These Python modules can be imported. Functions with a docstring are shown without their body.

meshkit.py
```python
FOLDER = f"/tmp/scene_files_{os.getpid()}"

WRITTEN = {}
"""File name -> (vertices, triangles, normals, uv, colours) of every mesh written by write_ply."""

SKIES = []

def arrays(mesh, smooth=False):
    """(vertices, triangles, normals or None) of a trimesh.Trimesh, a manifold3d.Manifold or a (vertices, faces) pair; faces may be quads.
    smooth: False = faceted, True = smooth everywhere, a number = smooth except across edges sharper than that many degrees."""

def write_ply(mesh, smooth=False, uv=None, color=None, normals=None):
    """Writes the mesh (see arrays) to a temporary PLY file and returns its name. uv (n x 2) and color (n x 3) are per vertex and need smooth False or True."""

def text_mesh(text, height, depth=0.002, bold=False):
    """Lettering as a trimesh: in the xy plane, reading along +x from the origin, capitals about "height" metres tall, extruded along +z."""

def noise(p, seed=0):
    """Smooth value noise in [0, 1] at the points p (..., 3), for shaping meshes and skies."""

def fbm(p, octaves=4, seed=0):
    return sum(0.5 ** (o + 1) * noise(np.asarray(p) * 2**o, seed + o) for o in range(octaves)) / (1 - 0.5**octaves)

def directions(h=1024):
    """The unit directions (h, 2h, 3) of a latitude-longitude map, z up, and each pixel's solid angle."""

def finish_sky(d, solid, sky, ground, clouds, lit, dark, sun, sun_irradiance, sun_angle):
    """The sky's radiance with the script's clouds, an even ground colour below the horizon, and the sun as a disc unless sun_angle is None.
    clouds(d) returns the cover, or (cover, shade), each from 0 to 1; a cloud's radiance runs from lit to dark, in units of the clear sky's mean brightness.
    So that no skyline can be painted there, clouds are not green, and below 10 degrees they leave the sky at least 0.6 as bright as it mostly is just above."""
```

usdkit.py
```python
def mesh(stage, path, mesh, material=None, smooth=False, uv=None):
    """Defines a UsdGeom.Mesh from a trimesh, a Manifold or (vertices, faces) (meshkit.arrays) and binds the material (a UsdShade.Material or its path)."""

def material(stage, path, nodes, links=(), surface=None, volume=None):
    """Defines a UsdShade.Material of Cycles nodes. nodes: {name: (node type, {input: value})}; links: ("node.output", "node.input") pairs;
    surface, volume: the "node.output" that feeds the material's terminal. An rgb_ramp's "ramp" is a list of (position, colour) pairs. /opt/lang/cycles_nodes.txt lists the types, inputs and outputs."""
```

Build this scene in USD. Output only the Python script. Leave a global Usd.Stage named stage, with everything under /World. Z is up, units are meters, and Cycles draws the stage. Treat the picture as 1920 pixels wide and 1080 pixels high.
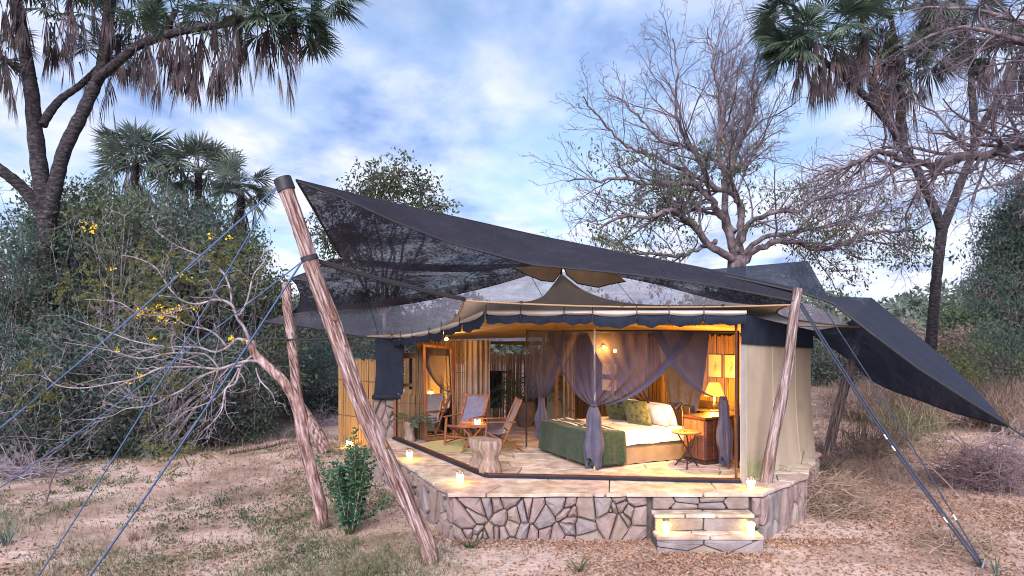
import math, numpy as np, trimesh, shapely, usdkit, meshkit
from shapely import affinity
from shapely.geometry import Polygon, MultiPoint, Point, box as sbox
from pxr import Usd, UsdGeom, UsdLux, UsdShade, Gf, Sdf

stage = Usd.Stage.CreateInMemory()
UsdGeom.SetStageUpAxis(stage, UsdGeom.Tokens.z)
UsdGeom.Xform.Define(stage, '/World'); UsdGeom.Scope.Define(stage, '/World/Looks')

# ------------------------------------------------------------ camera, sky, sun, exposure
FP, CX, HY, EYE = 1250.0, 960.0, 620.0, 2.5          # focal length, principal point (pixels of the 1920 photo), eye height
cam = UsdGeom.Camera.Define(stage, '/World/camera')
cam.AddTranslateOp().Set(Gf.Vec3d(0, 0, EYE)); cam.AddRotateXOp().Set(90.0)
cam.CreateHorizontalApertureAttr(36.0); cam.CreateVerticalApertureAttr(20.25)
cam.CreateFocalLengthAttr(36.0 * FP / 1920)
cam.CreateVerticalApertureOffsetAttr((HY - 540) / 1920 * 36.0)
cam.CreateClippingRangeAttr(Gf.Vec2f(0.05, 20000))
cam.CreateExposureAttr(2.5)

SUN_EL, SUN_AZ = math.radians(33), math.radians(192)   # towards the sun: azimuth from +y through +x
sun = UsdLux.DistantLight.Define(stage, '/World/sun')
sun.CreateIntensityAttr(0.4); sun.CreateAngleAttr(50.0); sun.CreateNormalizeAttr(True)
sun.CreateColorAttr(Gf.Vec3f(1.0, 0.90, 0.93))
sun.AddRotateZOp().Set(-math.degrees(SUN_AZ)); sun.AddRotateXOp().Set(math.degrees(SUN_EL) - 90)

sky = UsdLux.DomeLight.Define(stage, '/World/sky')
sky.GetPrim().SetCustomDataByKey('kind', 'structure')
sky_mat = usdkit.material(stage, '/World/Looks/sky', {
    'sky': ('sky_texture', dict(sky_type='single_scattering', sun_disc=False, sun_elevation=SUN_EL, sun_rotation=SUN_AZ, air_density=1.0, aerosol_density=0.6, ozone_density=3.0)),
    'tc': ('texture_coordinate', {}),
    'sep': ('separate_xyz', {}),
    'zz': ('math', dict(math_type='add', value2=0.16)),
    'zc': ('math', dict(math_type='maximum', value2=0.05)),
    'dx': ('math', dict(math_type='divide')), 'dy': ('math', dict(math_type='divide')),
    'cmb': ('combine_xyz', dict(z=0.0)),
    'mp': ('mapping', dict(location=(2.75, 1.3, 0.0), scale=(1.0, 0.75, 1.0), rotation=(0, 0, 0.5))),
    'n1': ('noise_texture', dict(scale=1.15, detail=7.0, roughness=0.52, distortion=0.25)),
    'n2': ('noise_texture', dict(scale=2.7, detail=6.0, roughness=0.55)),
    'cover': ('rgb_ramp', dict(ramp=[(0.34, (0, 0, 0)), (0.46, (0.65, 0.65, 0.65)), (0.56, (1, 1, 1))])),
    'lowz': ('map_range', dict(from_min=0.02, from_max=0.36, to_min=2.1, to_max=0.0, clamp=True)),
    'cov2': ('math', dict(math_type='multiply')), 'cmax': ('math', dict(math_type='maximum')), 'cbw': ('rgb_to_bw', {}), 'toneadd': ('math', dict(math_type='multiply_add', value2=0.07)),
    'tone': ('rgb_ramp', dict(ramp=[(0.37, (1.15, 1.72, 3.15)), (0.49, (2.0, 2.55, 4.0)), (0.65, (3.5, 3.65, 4.5))])),
    'bluesky': ('mix', dict(mix_type='multiply', fac=1.0, color2=(.80, .76, .73))),
    'mix': ('mix', dict(mix_type='mix')),
    'bg': ('background_shader', dict(strength=0.05)),
}, [('tc.generated', 'sep.vector'), ('sep.z', 'zz.value1'), ('zz.value', 'zc.value1'),
    ('sep.x', 'dx.value1'), ('zc.value', 'dx.value2'), ('sep.y', 'dy.value1'), ('zc.value', 'dy.value2'),
    ('dx.value', 'cmb.x'), ('dy.value', 'cmb.y'), ('cmb.vector', 'mp.vector'), ('mp.vector', 'n1.vector'), ('mp.vector', 'n2.vector'),
    ('n1.fac', 'cover.fac'), ('sep.z', 'lowz.value'), ('lowz.result', 'cov2.value1'), ('n2.fac', 'cov2.value2'), ('cov2.value', 'cmax.value1'), ('cover.color', 'cbw.color'), ('cbw.val', 'cmax.value2'), ('lowz.result', 'toneadd.value1'), ('n2.fac', 'toneadd.value3'),
    ('toneadd.value', 'tone.fac'), ('sky.color', 'bluesky.color1'), ('bluesky.color', 'mix.color1'), ('tone.color', 'mix.color2'),
    ('cmax.value', 'mix.fac'), ('mix.color', 'bg.color')], surface='bg.background')
UsdShade.MaterialBindingAPI.Apply(sky.GetPrim()).Bind(sky_mat)

# ------------------------------------------------------------ helpers
TAU = 2 * math.pi
used = {}
def fresh(parent, name):
    key = f'{parent}/{name}'
    n = used.get(key, 0); used[key] = n + 1
    return key if n == 0 else f'{key}_{n:03d}'
def tag(prim, label=None, cat=None, group=None, kind=None):
    for k, v in (('label', label), ('category', cat), ('group', group), ('kind', kind)):
        if v: prim.SetCustomDataByKey(k, v)
    return prim
def path_of(p): return '/World' if p is None else (p if isinstance(p, str) else str(p.GetPath()))
def thing(name, label, cat, group=None, loc=None, rz=0.0):
    x = UsdGeom.Xform.Define(stage, fresh('/World', name))
    if loc is not None:
        x.AddTranslateOp().Set(Gf.Vec3d(*map(float, loc)))
        if rz: x.AddRotateZOp().Set(math.degrees(rz))
    return tag(x.GetPrim(), label, cat, group)
def copy_of(src, name, label, cat, group, loc, rz=0.0):
    p = thing(name, label, cat, group, loc, rz)
    p.GetReferences().AddInternalReference(src.GetPath()); p.SetInstanceable(True)
    return p
def put(name, mesh, mat, parent=None, smooth=False, label=None, cat=None, group=None, kind=None):
    m = usdkit.mesh(stage, fresh(path_of(parent), name), mesh, mat, smooth)
    return tag(m.GetPrim(), label, cat, group, kind)
def V(*a): return np.array(a, float)
def P(px, py, d): return np.array([(px - CX) / FP * d, d, EYE - (py - HY) / FP * d])
def PL(*pts): return np.array([P(*p) for p in pts])
def unit(v): v = np.asarray(v, float); return v / max(np.linalg.norm(v), 1e-9)
def unitr(a): return a / np.maximum(np.linalg.norm(a, axis=-1, keepdims=True), 1e-9)

def join(ms):
    vs, fs, n = [], [], 0
    for v, f in ms:
        v = np.asarray(v, float); f = np.asarray(f, int)
        if f.shape[1] == 4: f = np.vstack([f[:, [0, 1, 2]], f[:, [0, 2, 3]]])
        vs.append(v); fs.append(f + n); n += len(v)
    return np.vstack(vs), np.vstack(fs)
def from_tm(m): return np.array(m.vertices), np.array(m.faces)

def box(size, loc=(0, 0, 0), ch=0.0, rot=None):
    """box with chamfered edges"""
    sx, sy, sz = np.array(size, float) / 2
    if ch <= 0:
        v = np.array([[x, y, z] for x in (-sx, sx) for y in (-sy, sy) for z in (-sz, sz)])
    else:
        c = min(ch, sx * .9, sy * .9, sz * .9); L = []
        for x in (-1, 1):
            for y in (-1, 1):
                for z in (-1, 1):
                    L += [[x * (sx - c), y * (sy - c), z * sz], [x * (sx - c), y * sy, z * (sz - c)], [x * sx, y * (sy - c), z * (sz - c)]]
        v = np.array(L)
    h = trimesh.convex.convex_hull(v)
    v, f = from_tm(h)
    if rot is not None: v = v @ np.asarray(rot).T
    return v + np.asarray(loc, float), f
def rotm(axis, a): return trimesh.transformations.rotation_matrix(a, axis)[:3, :3]
def bar(a, b, w, t, up=(0, 0, 1), ch=0.004):
    """rectangular bar from a to b, width w along up x dir, thickness t"""
    a, b = np.asarray(a, float), np.asarray(b, float)
    z = unit(b - a); x = np.cross(up, z)
    if np.linalg.norm(x) < 1e-4: x = np.cross((1, 0, 0), z)
    x = unit(x); y = np.cross(z, x)
    return box((w, t, np.linalg.norm(b - a)), (a + b) / 2, ch, np.stack([x, y, z], 1))

def tubes(items, n=5, cap=True):
    """items: list of (points k x 3, radii k). Vectorised by point count."""
    groups = {}
    for p, r in items: groups.setdefault(len(p), []).append((p, r))
    out = []
    ang = np.arange(n) / n * TAU
    for k, g in groups.items():
        p = np.array([x[0] for x in g], float); r = np.array([np.broadcast_to(x[1], (k,)) for x in g], float)
        t = unitr(np.gradient(p, axis=1))
        overall = unitr(p[:, -1] - p[:, 0])
        ref = np.where(np.abs(overall[:, 2:3]) < 0.75, [[0, 0, 1.0]], [[1.0, 0.3, 0]])
        a = unitr(np.cross(t, ref[:, None, :])); b = np.cross(t, a)
        ring = p[:, :, None] + r[:, :, None, None] * (np.cos(ang)[None, None, :, None] * a[:, :, None] + np.sin(ang)[None, None, :, None] * b[:, :, None])
        m = len(g); v = ring.reshape(-1, 3)
        i, j = np.meshgrid(np.arange(k - 1), np.arange(n), indexing='ij')
        q = np.stack([i * n + j, i * n + (j + 1) % n, (i + 1) * n + (j + 1) % n, (i + 1) * n + j], -1).reshape(-1, 4)
        f = np.vstack([q[:, [0, 1, 2]], q[:, [0, 2, 3]]])
        if cap:
            fan0 = np.stack([np.zeros(n - 2, int), np.arange(2, n), np.arange(1, n - 1)], 1)
            fan1 = np.stack([np.zeros(n - 2, int), np.arange(1, n - 1), np.arange(2, n)], 1) + (k - 1) * n
            f = np.vstack([f, fan0, fan1])
        f = (f[None] + (np.arange(m) * k * n)[:, None, None]).reshape(-1, 3)
        out.append((v, f))
    return join(out)
def tube(pts, r, n=8): return tubes([(np.asarray(pts, float), np.broadcast_to(r, (len(pts),)))], n)
def resample(pts, n, rad=None):
    """smooth Catmull-Rom style resampling of a polyline (k x 3) to n points"""
    pts = np.asarray(pts, float); k = len(pts)
    s = np.concatenate([[0], np.cumsum(np.linalg.norm(np.diff(pts, axis=0), axis=1))]); s /= s[-1]
    from scipy.interpolate import PchipInterpolator, CubicSpline
    t = np.linspace(0, 1, n)
    c = PchipInterpolator(s, pts)(t) if k > 2 else np.stack([np.interp(t, s, pts[:, i]) for i in range(3)], 1)
    if rad is None: return c
    return c, np.interp(t, s, rad)
def lathe(prof, n=20, loc=(0, 0, 0)):
    """prof: (r, z) from bottom to top"""
    prof = np.array(prof, float); k = len(prof); a = np.arange(n) / n * TAU
    v = np.stack([prof[:, 0:1] * np.cos(a), prof[:, 0:1] * np.sin(a), np.repeat(prof[:, 1:2], n, 1)], -1).reshape(-1, 3)
    i, j = np.meshgrid(np.arange(k - 1), np.arange(n), indexing='ij')
    f = np.stack([i * n + j, i * n + (j + 1) % n, (i + 1) * n + (j + 1) % n, (i + 1) * n + j], -1).reshape(-1, 4)
    return v + np.asarray(loc, float), f
def grid_faces(nu, nv):
    i, j = np.meshgrid(np.arange(nu - 1), np.arange(nv - 1), indexing='ij')
    return np.stack([i * nv + j, (i + 1) * nv + j, (i + 1) * nv + j + 1, i * nv + j + 1], -1).reshape(-1, 4)
def grid(g):
    nu, nv = g.shape[:2]
    return g.reshape(-1, 3), grid_faces(nu, nv)
def coons(c0, c1, d0, d1, nu=40, nv=24):
    """c0,c1 run along u (v=0, v=1); d0,d1 run along v (u=0, u=1)"""
    c0, c1 = resample(c0, nu), resample(c1, nu); d0, d1 = resample(d0, nv), resample(d1, nv)
    u = np.linspace(0, 1, nu)[:, None, None]; v = np.linspace(0, 1, nv)[None, :, None]
    return ((1 - v) * c0[:, None] + v * c1[:, None] + (1 - u) * d0[None] + u * d1[None]
            - ((1 - u) * (1 - v) * c0[0] + u * (1 - v) * c0[-1] + (1 - u) * v * c1[0] + u * v * c1[-1]))
def thick(g, t=0.004):
    """closed thin sheet from a grid of points"""
    du, dv = np.gradient(g, axis=0), np.gradient(g, axis=1)
    n = unitr(np.cross(du, dv)); a, b = g + n * t / 2, g - n * t / 2
    nu, nv = g.shape[:2]; f = grid_faces(nu, nv); N = nu * nv
    idx = np.arange(N).reshape(nu, nv)
    rim = np.concatenate([idx[:, 0], idx[-1, 1:], idx[-2::-1, -1], idx[0, -2:0:-1]])
    r2 = np.roll(rim, -1)
    side = np.stack([rim, r2, r2 + N, rim + N], 1)
    return np.vstack([a.reshape(-1, 3), b.reshape(-1, 3)]), np.vstack([f, f[:, ::-1] + N, side])
def stone(poly, t, ch, O, U, W, N, jit=None, rng=None):
    """a chamfered slab: polygon in (u,w) plane coordinates, thickness t along N"""
    poly = shapely.geometry.polygon.orient(poly)
    c = np.array(poly.exterior.coords)[:-1]
    if len(c) < 3: return None
    cen = c.mean(0); rad = np.linalg.norm(c - cen, axis=1).mean()
    inner = cen + (c - cen) * (1 - min(0.45, ch / max(rad, 1e-3)))
    hz = np.zeros(len(c)) if jit is None else rng.normal(0, jit, len(c))
    def w(p, h): return O + p[:, :1] * U + p[:, 1:2] * W + np.atleast_1d(h)[:, None] * N
    n = len(c)
    v = np.vstack([w(c, np.zeros(n)), w(c, np.full(n, t - ch) + hz * .5), w(inner, np.full(n, t) + hz), w(cen[None], [t + abs(hz).mean() + ch * .35])])
    i = np.arange(n); j = (i + 1) % n
    q = np.vstack([np.stack([i, j, n + j, n + i], 1), np.stack([n + i, n + j, 2 * n + j, 2 * n + i], 1)])
    f = np.vstack([q[:, [0, 1, 2]], q[:, [0, 2, 3]], np.stack([2 * n + i, 2 * n + j, np.full(n, 3 * n)], 1)])
    if np.dot(np.cross(U, W), N) < 0: f = f[:, ::-1]
    return v, f
def cells(poly, n, rng, relax=1, aniso=1.0, gap=0.01, small=0.0):
    """voronoi polygons inside poly, shrunk by gap"""
    x0, y0, x1, y1 = poly.bounds
    pts = []
    while len(pts) < n:
        p = rng.uniform((x0, y0), (x1, y1))
        if poly.contains(Point(p)): pts.append(p)
    pts = np.array(pts)
    S = np.array([1 / aniso, 1.0])
    big = affinity.scale(poly, 1 / aniso, 1, origin=(0, 0))
    for it in range(relax + 1):
        vor = shapely.voronoi_polygons(MultiPoint(pts * S), extend_to=big.buffer(1))
        cs = [c.intersection(big) for c in vor.geoms]
        cs = [c for c in cs if not c.is_empty and c.geom_type == 'Polygon']
        pts = np.array([[c.centroid.x, c.centroid.y] for c in cs]) / S
    out = []
    for c in cs:
        c = affinity.scale(c, aniso, 1, origin=(0, 0)).buffer(-gap / 2 - .012, join_style=2).buffer(.012, quad_segs=1)
        if c.geom_type == 'Polygon' and c.area > 4e-4: out.append(c.simplify(.004))
    return out

def leaf_mesh(rng, c, a, L, W, fold=0.25):
    """rhombic folded leaves at c (N,3), axis a (N,3), length L, width W"""
    N = len(c); a = unitr(a)
    r = rng.normal(size=(N, 3)); b = unitr(np.cross(a, r)); n = np.cross(a, b)
    L = np.broadcast_to(L, (N,))[:, None]; W = np.broadcast_to(W, (N,))[:, None]
    v = np.stack([c, c + a * L * .45 + b * W * .5 + n * W * fold, c + a * L, c + a * L * .45 - b * W * .5 + n * W * fold], 1).reshape(-1, 3)
    k = np.arange(N)[:, None] * 4
    f = np.concatenate([k + [0, 1, 2], k + [0, 2, 3]])
    return v, f

# ------------------------------------------------------------ materials
LOOK = {}
def look(name, ramp, scale=6.0, rough=0.8, bump=0.0, bscale=None, stretch=(1, 1, 1), detail=4.0, trans=0.0, tcol=None, metallic=0.0, spec=0.3, sheen=0.0, alpha=1.0, per_leaf=0.0, lean=0.0):
    nodes = {'geo': ('geometry', {}), 'mp': ('mapping', dict(mapping_type='texture', rotation=(0, lean, 0), scale=tuple(1 / q for q in stretch))),
             'n': ('noise_texture', dict(scale=scale, detail=detail, roughness=0.6)),
             'r': ('rgb_ramp', dict(ramp=ramp)),
             'p': ('principled_bsdf', dict(roughness=rough, metallic=metallic, specular_ior_level=spec))}
    links = [('geo.position', 'mp.vector'), ('mp.vector', 'n.vector'), ('n.fac', 'r.fac')]
    colour = 'r.color'
    if per_leaf:
        nodes['hs'] = ('hsv', dict(saturation=1.0)); nodes['mr'] = ('map_range', dict(from_min=0.0, from_max=1.0, to_min=1 - per_leaf, to_max=1 + per_leaf))
        links += [('geo.random_per_island', 'mr.value'), ('mr.result', 'hs.value'), ('r.color', 'hs.color')]; colour = 'hs.color'
    links.append((colour, 'p.base_color'))
    if sheen: nodes['p'][1]['sheen_weight'] = sheen
    if bump:
        nodes['nb'] = ('noise_texture', dict(scale=bscale or scale * 3, detail=6.0, roughness=0.65)); nodes['b'] = ('bump', dict(strength=1.0, distance=bump))
        links += [('mp.vector', 'nb.vector'), ('nb.fac', 'b.height'), ('b.normal', 'p.normal')]
    out = 'p.BSDF'
    if trans:
        nodes['t'] = ('translucent_bsdf', {}); nodes['m'] = ('mix_closure', dict(fac=trans))
        links += [(colour, 't.color'), ('p.BSDF', 'm.closure1'), ('t.BSDF', 'm.closure2')]; out = 'm.closure'
    if alpha < 1:
        nodes['tr'] = ('transparent_bsdf', {}); nodes['ma'] = ('mix_closure', dict(fac=alpha))
        links += [('tr.BSDF', 'ma.closure1'), (out, 'ma.closure2')]; out = 'ma.closure'
    LOOK[name] = usdkit.material(stage, f'/World/Looks/{name}', nodes, links, surface=out)
    return LOOK[name]
def glow(name, col, strength):
    LOOK[name] = usdkit.material(stage, f'/World/Looks/{name}', {'e': ('emission', dict(color=col, strength=strength))}, [], surface='e.emission')
def two(a, b): return [(0.32, a), (0.68, b)]

look('ground', [(0.34, (0.2020, 0.1426, 0.1102)), (0.44, (0.3029, 0.2161, 0.1691)), (0.52, (0.3947, 0.2939, 0.2438)), (0.60, (0.4590, 0.3544, 0.3029)), (0.70, (0.2754, 0.1945, 0.1534))], scale=0.9, rough=.95, bump=.035, bscale=13, detail=11)
look('mortar', two((0.0816, 0.0672, 0.0600), (0.1296, 0.1104, 0.1008)), 12, .95, .01)
look('stone_pink', two((0.1488, 0.1056, 0.1020), (0.2356, 0.1793, 0.1678)), 5, .85, .012, 14, detail=7)
look('stone_grey', two((0.1320, 0.1122, 0.1147), (0.2244, 0.1938, 0.1924)), 5, .85, .012, 14, detail=7)
look('stone_brown', two((0.1560, 0.1184, 0.1008), (0.2400, 0.1952, 0.1692)), 5, .85, .012, 14, detail=7)
look('slab_tan', [(.38, (0.2425, 0.1819, 0.1334)), (.5, (0.3395, 0.2708, 0.2061)), (.62, (0.4204, 0.3476, 0.2749))], 5, .75, .004, 18, detail=7)
look('slab_pink', [(.38, (0.2506, 0.1778, 0.1455)), (.5, (0.3476, 0.2627, 0.2223)), (.62, (0.4285, 0.3395, 0.2910))], 5, .75, .004, 18, detail=7)
look('slab_cream', [(.38, (0.2910, 0.2344, 0.1859)), (.5, (0.3880, 0.3314, 0.2668)), (.62, (0.4527, 0.3961, 0.3314))], 5, .75, .004, 18, detail=7)
look('pole_wood', [(0.38, (.05, .028, .026)), (0.46, (.13, .072, .058)), (0.53, (.21, .15, .142)), (0.63, (.34, .28, .285))], 9, .9, .012, 10, stretch=(4.5, 4.5, .22), detail=8, lean=math.radians(-20))
look('pole_grey', [(0.38, (.06, .038, .036)), (0.47, (.13, .09, .082)), (0.54, (.20, .155, .15)), (0.62, (.31, .26, .26))], 9, .9, .010, 10, stretch=(4.5, 4.5, .22), detail=8, lean=math.radians(9))
look('knot_wood', two((0.1000, 0.0425, 0.0200), (0.1700, 0.0750, 0.0400)), 30, .8)
look('black_cap', two((.015, .016, .02), (.03, .03, .036)), 8, .5)
look('rope', two((.010, .016, .03), (.028, .04, .07)), 60, .7)
look('rope_blue', two((.03, .06, .125), (.06, .10, .19)), 60, .7)
look('strap', two((.012, .013, .016), (.03, .03, .035)), 60, .7)
look('steel', two((.45, .45, .47), (.6, .6, .62)), 30, .35, metallic=1.0)
look('canvas_roof', two((.56, .47, .38), (.66, .56, .46)), 3, .9, trans=.4)
look('canvas_wall', [(0.3, (0.2759, 0.2273, 0.1620)), (0.5, (0.3409, 0.2815, 0.2067)), (0.7, (0.3733, 0.3031, 0.2275))], 1.6, .9, .003, 3)
look('canvas_stain', two((.20, .21, .10), (.30, .29, .16)), 7, .95)
look('canvas_cream', two((0.3570, 0.3213, 0.2856), (0.4284, 0.3986, 0.3689)), 5, .9, trans=.15)
look('canvas_navy', two((0.0040, 0.0080, 0.0192), (0.0088, 0.0152, 0.0320)), 6, .9)
look('lining', two((0.2699, 0.1744, 0.0930), (0.3213, 0.2151, 0.1224)), 3, .9)
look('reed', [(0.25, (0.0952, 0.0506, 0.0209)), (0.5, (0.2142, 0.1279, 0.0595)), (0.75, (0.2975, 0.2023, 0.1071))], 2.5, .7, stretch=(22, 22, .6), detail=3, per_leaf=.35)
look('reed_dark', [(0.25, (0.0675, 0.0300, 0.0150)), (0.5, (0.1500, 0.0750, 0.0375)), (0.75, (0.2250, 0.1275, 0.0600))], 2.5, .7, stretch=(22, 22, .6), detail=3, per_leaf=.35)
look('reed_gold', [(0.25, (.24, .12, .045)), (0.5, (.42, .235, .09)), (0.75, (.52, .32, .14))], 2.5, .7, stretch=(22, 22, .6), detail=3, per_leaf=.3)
look('red_wood', [(0.3, (0.0910, 0.0315, 0.0175)), (0.7, (0.1820, 0.0700, 0.0385))], 6, .5, .001, stretch=(3, 3, 1))
look('chair_wood', [(0.3, (0.1408, 0.0480, 0.0224)), (0.7, (0.2432, 0.0960, 0.0448))], 8, .45)
look('dark_wood', [(0.3, (0.0303, 0.0100, 0.0070)), (0.7, (0.0825, 0.0275, 0.0175))], 5, .45, stretch=(1, 1, 6))
look('desk_wood', [(0.3, (.02, .012, .010)), (0.7, (.05, .028, .02))], 5, .45)
look('table_wood', [(0.3, (0.1320, 0.0600, 0.0270)), (0.7, (0.2160, 0.1140, 0.0540))], 6, .5)
look('log_wood', [(0.3, (.11, .075, .06)), (0.55, (.22, .165, .14)), (0.7, (.30, .24, .21))], 10, .9, .01, 20, stretch=(2, 2, .5))
look('chair_cloth', two((.085, .095, .17), (.13, .14, .22)), 20, .9)
look('curtain', two((0.1843, 0.1485, 0.1382), (0.2355, 0.1946, 0.1843)), 4, .95)
look('drape', two((0.0496, 0.0471, 0.0744), (0.0744, 0.0694, 0.1042)), 6, .95)
look('net_sheer', two((0.0577, 0.0485, 0.0777), (0.0807, 0.0683, 0.1023)), 5, .95, alpha=.50)
look('net_hem', two((0.0393, 0.0367, 0.0682), (0.0577, 0.0525, 0.0892)), 5, .95, alpha=.9)
look('skirt', two((0.1240, 0.0930, 0.0589), (0.1798, 0.1364, 0.0899)), 5, .95, .004, 6)
look('sheet_white', two((0.4618, 0.4262, 0.4381), (0.5117, 0.4736, 0.4854)), 4, .9, .004, 7)
look('throw_green', [(0.3, (0.0090, 0.0199, 0.0097)), (0.5, (0.0154, 0.0304, 0.0159)), (0.7, (0.0256, 0.0447, 0.0243))], 26, .95, .012, 50, sheen=.08)
look('throw_stripe', two((.55, .52, .42), (.66, .62, .52)), 20, .95)
look('cushion_green', [(0.32, (0.0186, 0.0279, 0.0124)), (0.5, (0.0744, 0.0868, 0.0372)), (0.68, (0.1240, 0.1302, 0.0620))], 16, .9, .004, 40, sheen=.15)
look('pillow_white', two((0.4133, 0.3917, 0.4596), (0.4723, 0.4493, 0.5141)), 5, .9, .006, 6)
look('pillow_grey', two((.34, .38, .52), (.44, .48, .62)), 5, .9, .006, 6)
look('dark_metal', two((.02, .018, .02), (.045, .04, .04)), 30, .5, metallic=.6)
look('brass', two((.50, .36, .15), (.62, .46, .22)), 20, .3, metallic=1.0)
look('mirror', [(0, (.86, .86, .86)), (1, (.88, .88, .88))], 1, .02, metallic=1.0)
look('rug', two((0.2720, 0.2640, 0.1200), (0.3680, 0.3440, 0.1760)), 22, .95, .004, 60)
look('clay', two((.075, .05, .045), (.14, .095, .08)), 7, .8)
look('paper', two((.60, .55, .45), (.70, .65, .55)), 6, .8)
look('ink', two((.03, .025, .02), (.09, .07, .05)), 30, .8)
look('towel', two((.012, .016, .035), (.03, .035, .06)), 10, .95)
look('wax', two((.7, .6, .42), (.8, .7, .5)), 10, .6)
look('bark_palm', [(0.38, (0.0084, 0.0078, 0.0108)), (0.5, (0.0228, 0.0198, 0.0240)), (0.64, (0.0570, 0.0492, 0.0540))], 7, .95, .03, 9, stretch=(1.4, 1.4, 3.4), detail=8)
look('bark_bare', [(0.38, (0.0484, 0.0376, 0.0434)), (0.5, (0.0968, 0.0762, 0.0831)), (0.64, (0.1848, 0.1568, 0.1699))], 4, .95, .02, 10, detail=6)
look('bark_twig', [(0.38, (0.0600, 0.0480, 0.0600)), (0.62, (0.1360, 0.1120, 0.1320))], 6, .95)
look('bark_red', [(0.38, (.07, .036, .032)), (0.47, (.17, .10, .09)), (0.54, (.24, .165, .155)), (0.63, (.36, .29, .29))], 9, .95, .012, 14, stretch=(3.0, 3.0, .5), detail=8, lean=math.radians(-14))
look('dead_branch', [(0.38, (0.1240, 0.0992, 0.1122)), (0.6, (0.2728, 0.2418, 0.2788))], 9, .9)
look('brush_dark', [(0.3, (.075, .05, .055)), (0.7, (.17, .12, .13))], 5, .95)
look('brush_tan', [(0.3, (0.1680, 0.1188, 0.0850)), (0.7, (0.3200, 0.2376, 0.1836))], 5, .95)
look('leaf_blue', [(0.36, (0.0972, 0.1803, 0.1441)), (0.5, (0.1647, 0.2659, 0.2125)), (0.64, (0.2588, 0.3515, 0.2971))], 1.1, .6, trans=.45, per_leaf=.5)
look('leaf_mid', [(0.36, (0.1040, 0.1633, 0.0861)), (0.5, (0.1708, 0.2376, 0.1218)), (0.64, (0.2599, 0.3192, 0.1856))], 1.1, .6, trans=.45, per_leaf=.5)
look('leaf_dark', [(0.36, (0.0670, 0.1308, 0.1021)), (0.5, (0.1117, 0.1882, 0.1408)), (0.64, (0.1755, 0.2552, 0.1936))], 1.1, .55, trans=.42, per_leaf=.45)
look('leaf_olive', [(0.36, (0.095, 0.105, 0.03)), (0.5, (0.14, 0.15, 0.048)), (0.64, (0.19, 0.19, 0.075))], 1.3, .6, trans=.35, per_leaf=.4)
look('leaf_gloss', [(0.36, (0.0308, 0.1050, 0.0532)), (0.5, (0.0504, 0.1540, 0.0770)), (0.64, (0.0910, 0.2100, 0.1120))], 3, .4, trans=.2, per_leaf=.4)
look('leaf_dry', [(0.36, (0.1840, 0.1218, 0.1000)), (0.5, (0.2760, 0.1932, 0.1600)), (0.64, (0.3680, 0.2772, 0.2320))], 1.5, .9, trans=.2, per_leaf=.35)
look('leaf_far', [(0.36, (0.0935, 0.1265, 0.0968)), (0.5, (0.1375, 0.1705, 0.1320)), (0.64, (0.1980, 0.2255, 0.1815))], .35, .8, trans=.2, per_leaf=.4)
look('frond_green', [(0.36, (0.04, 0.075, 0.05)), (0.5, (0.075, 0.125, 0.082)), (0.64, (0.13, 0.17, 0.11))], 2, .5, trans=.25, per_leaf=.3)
look('frond_grey', [(0.36, (0.09, 0.135, 0.11)), (0.5, (0.14, 0.19, 0.155)), (0.64, (0.21, 0.25, 0.21))], 2, .55, trans=.25, per_leaf=.3)
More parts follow.
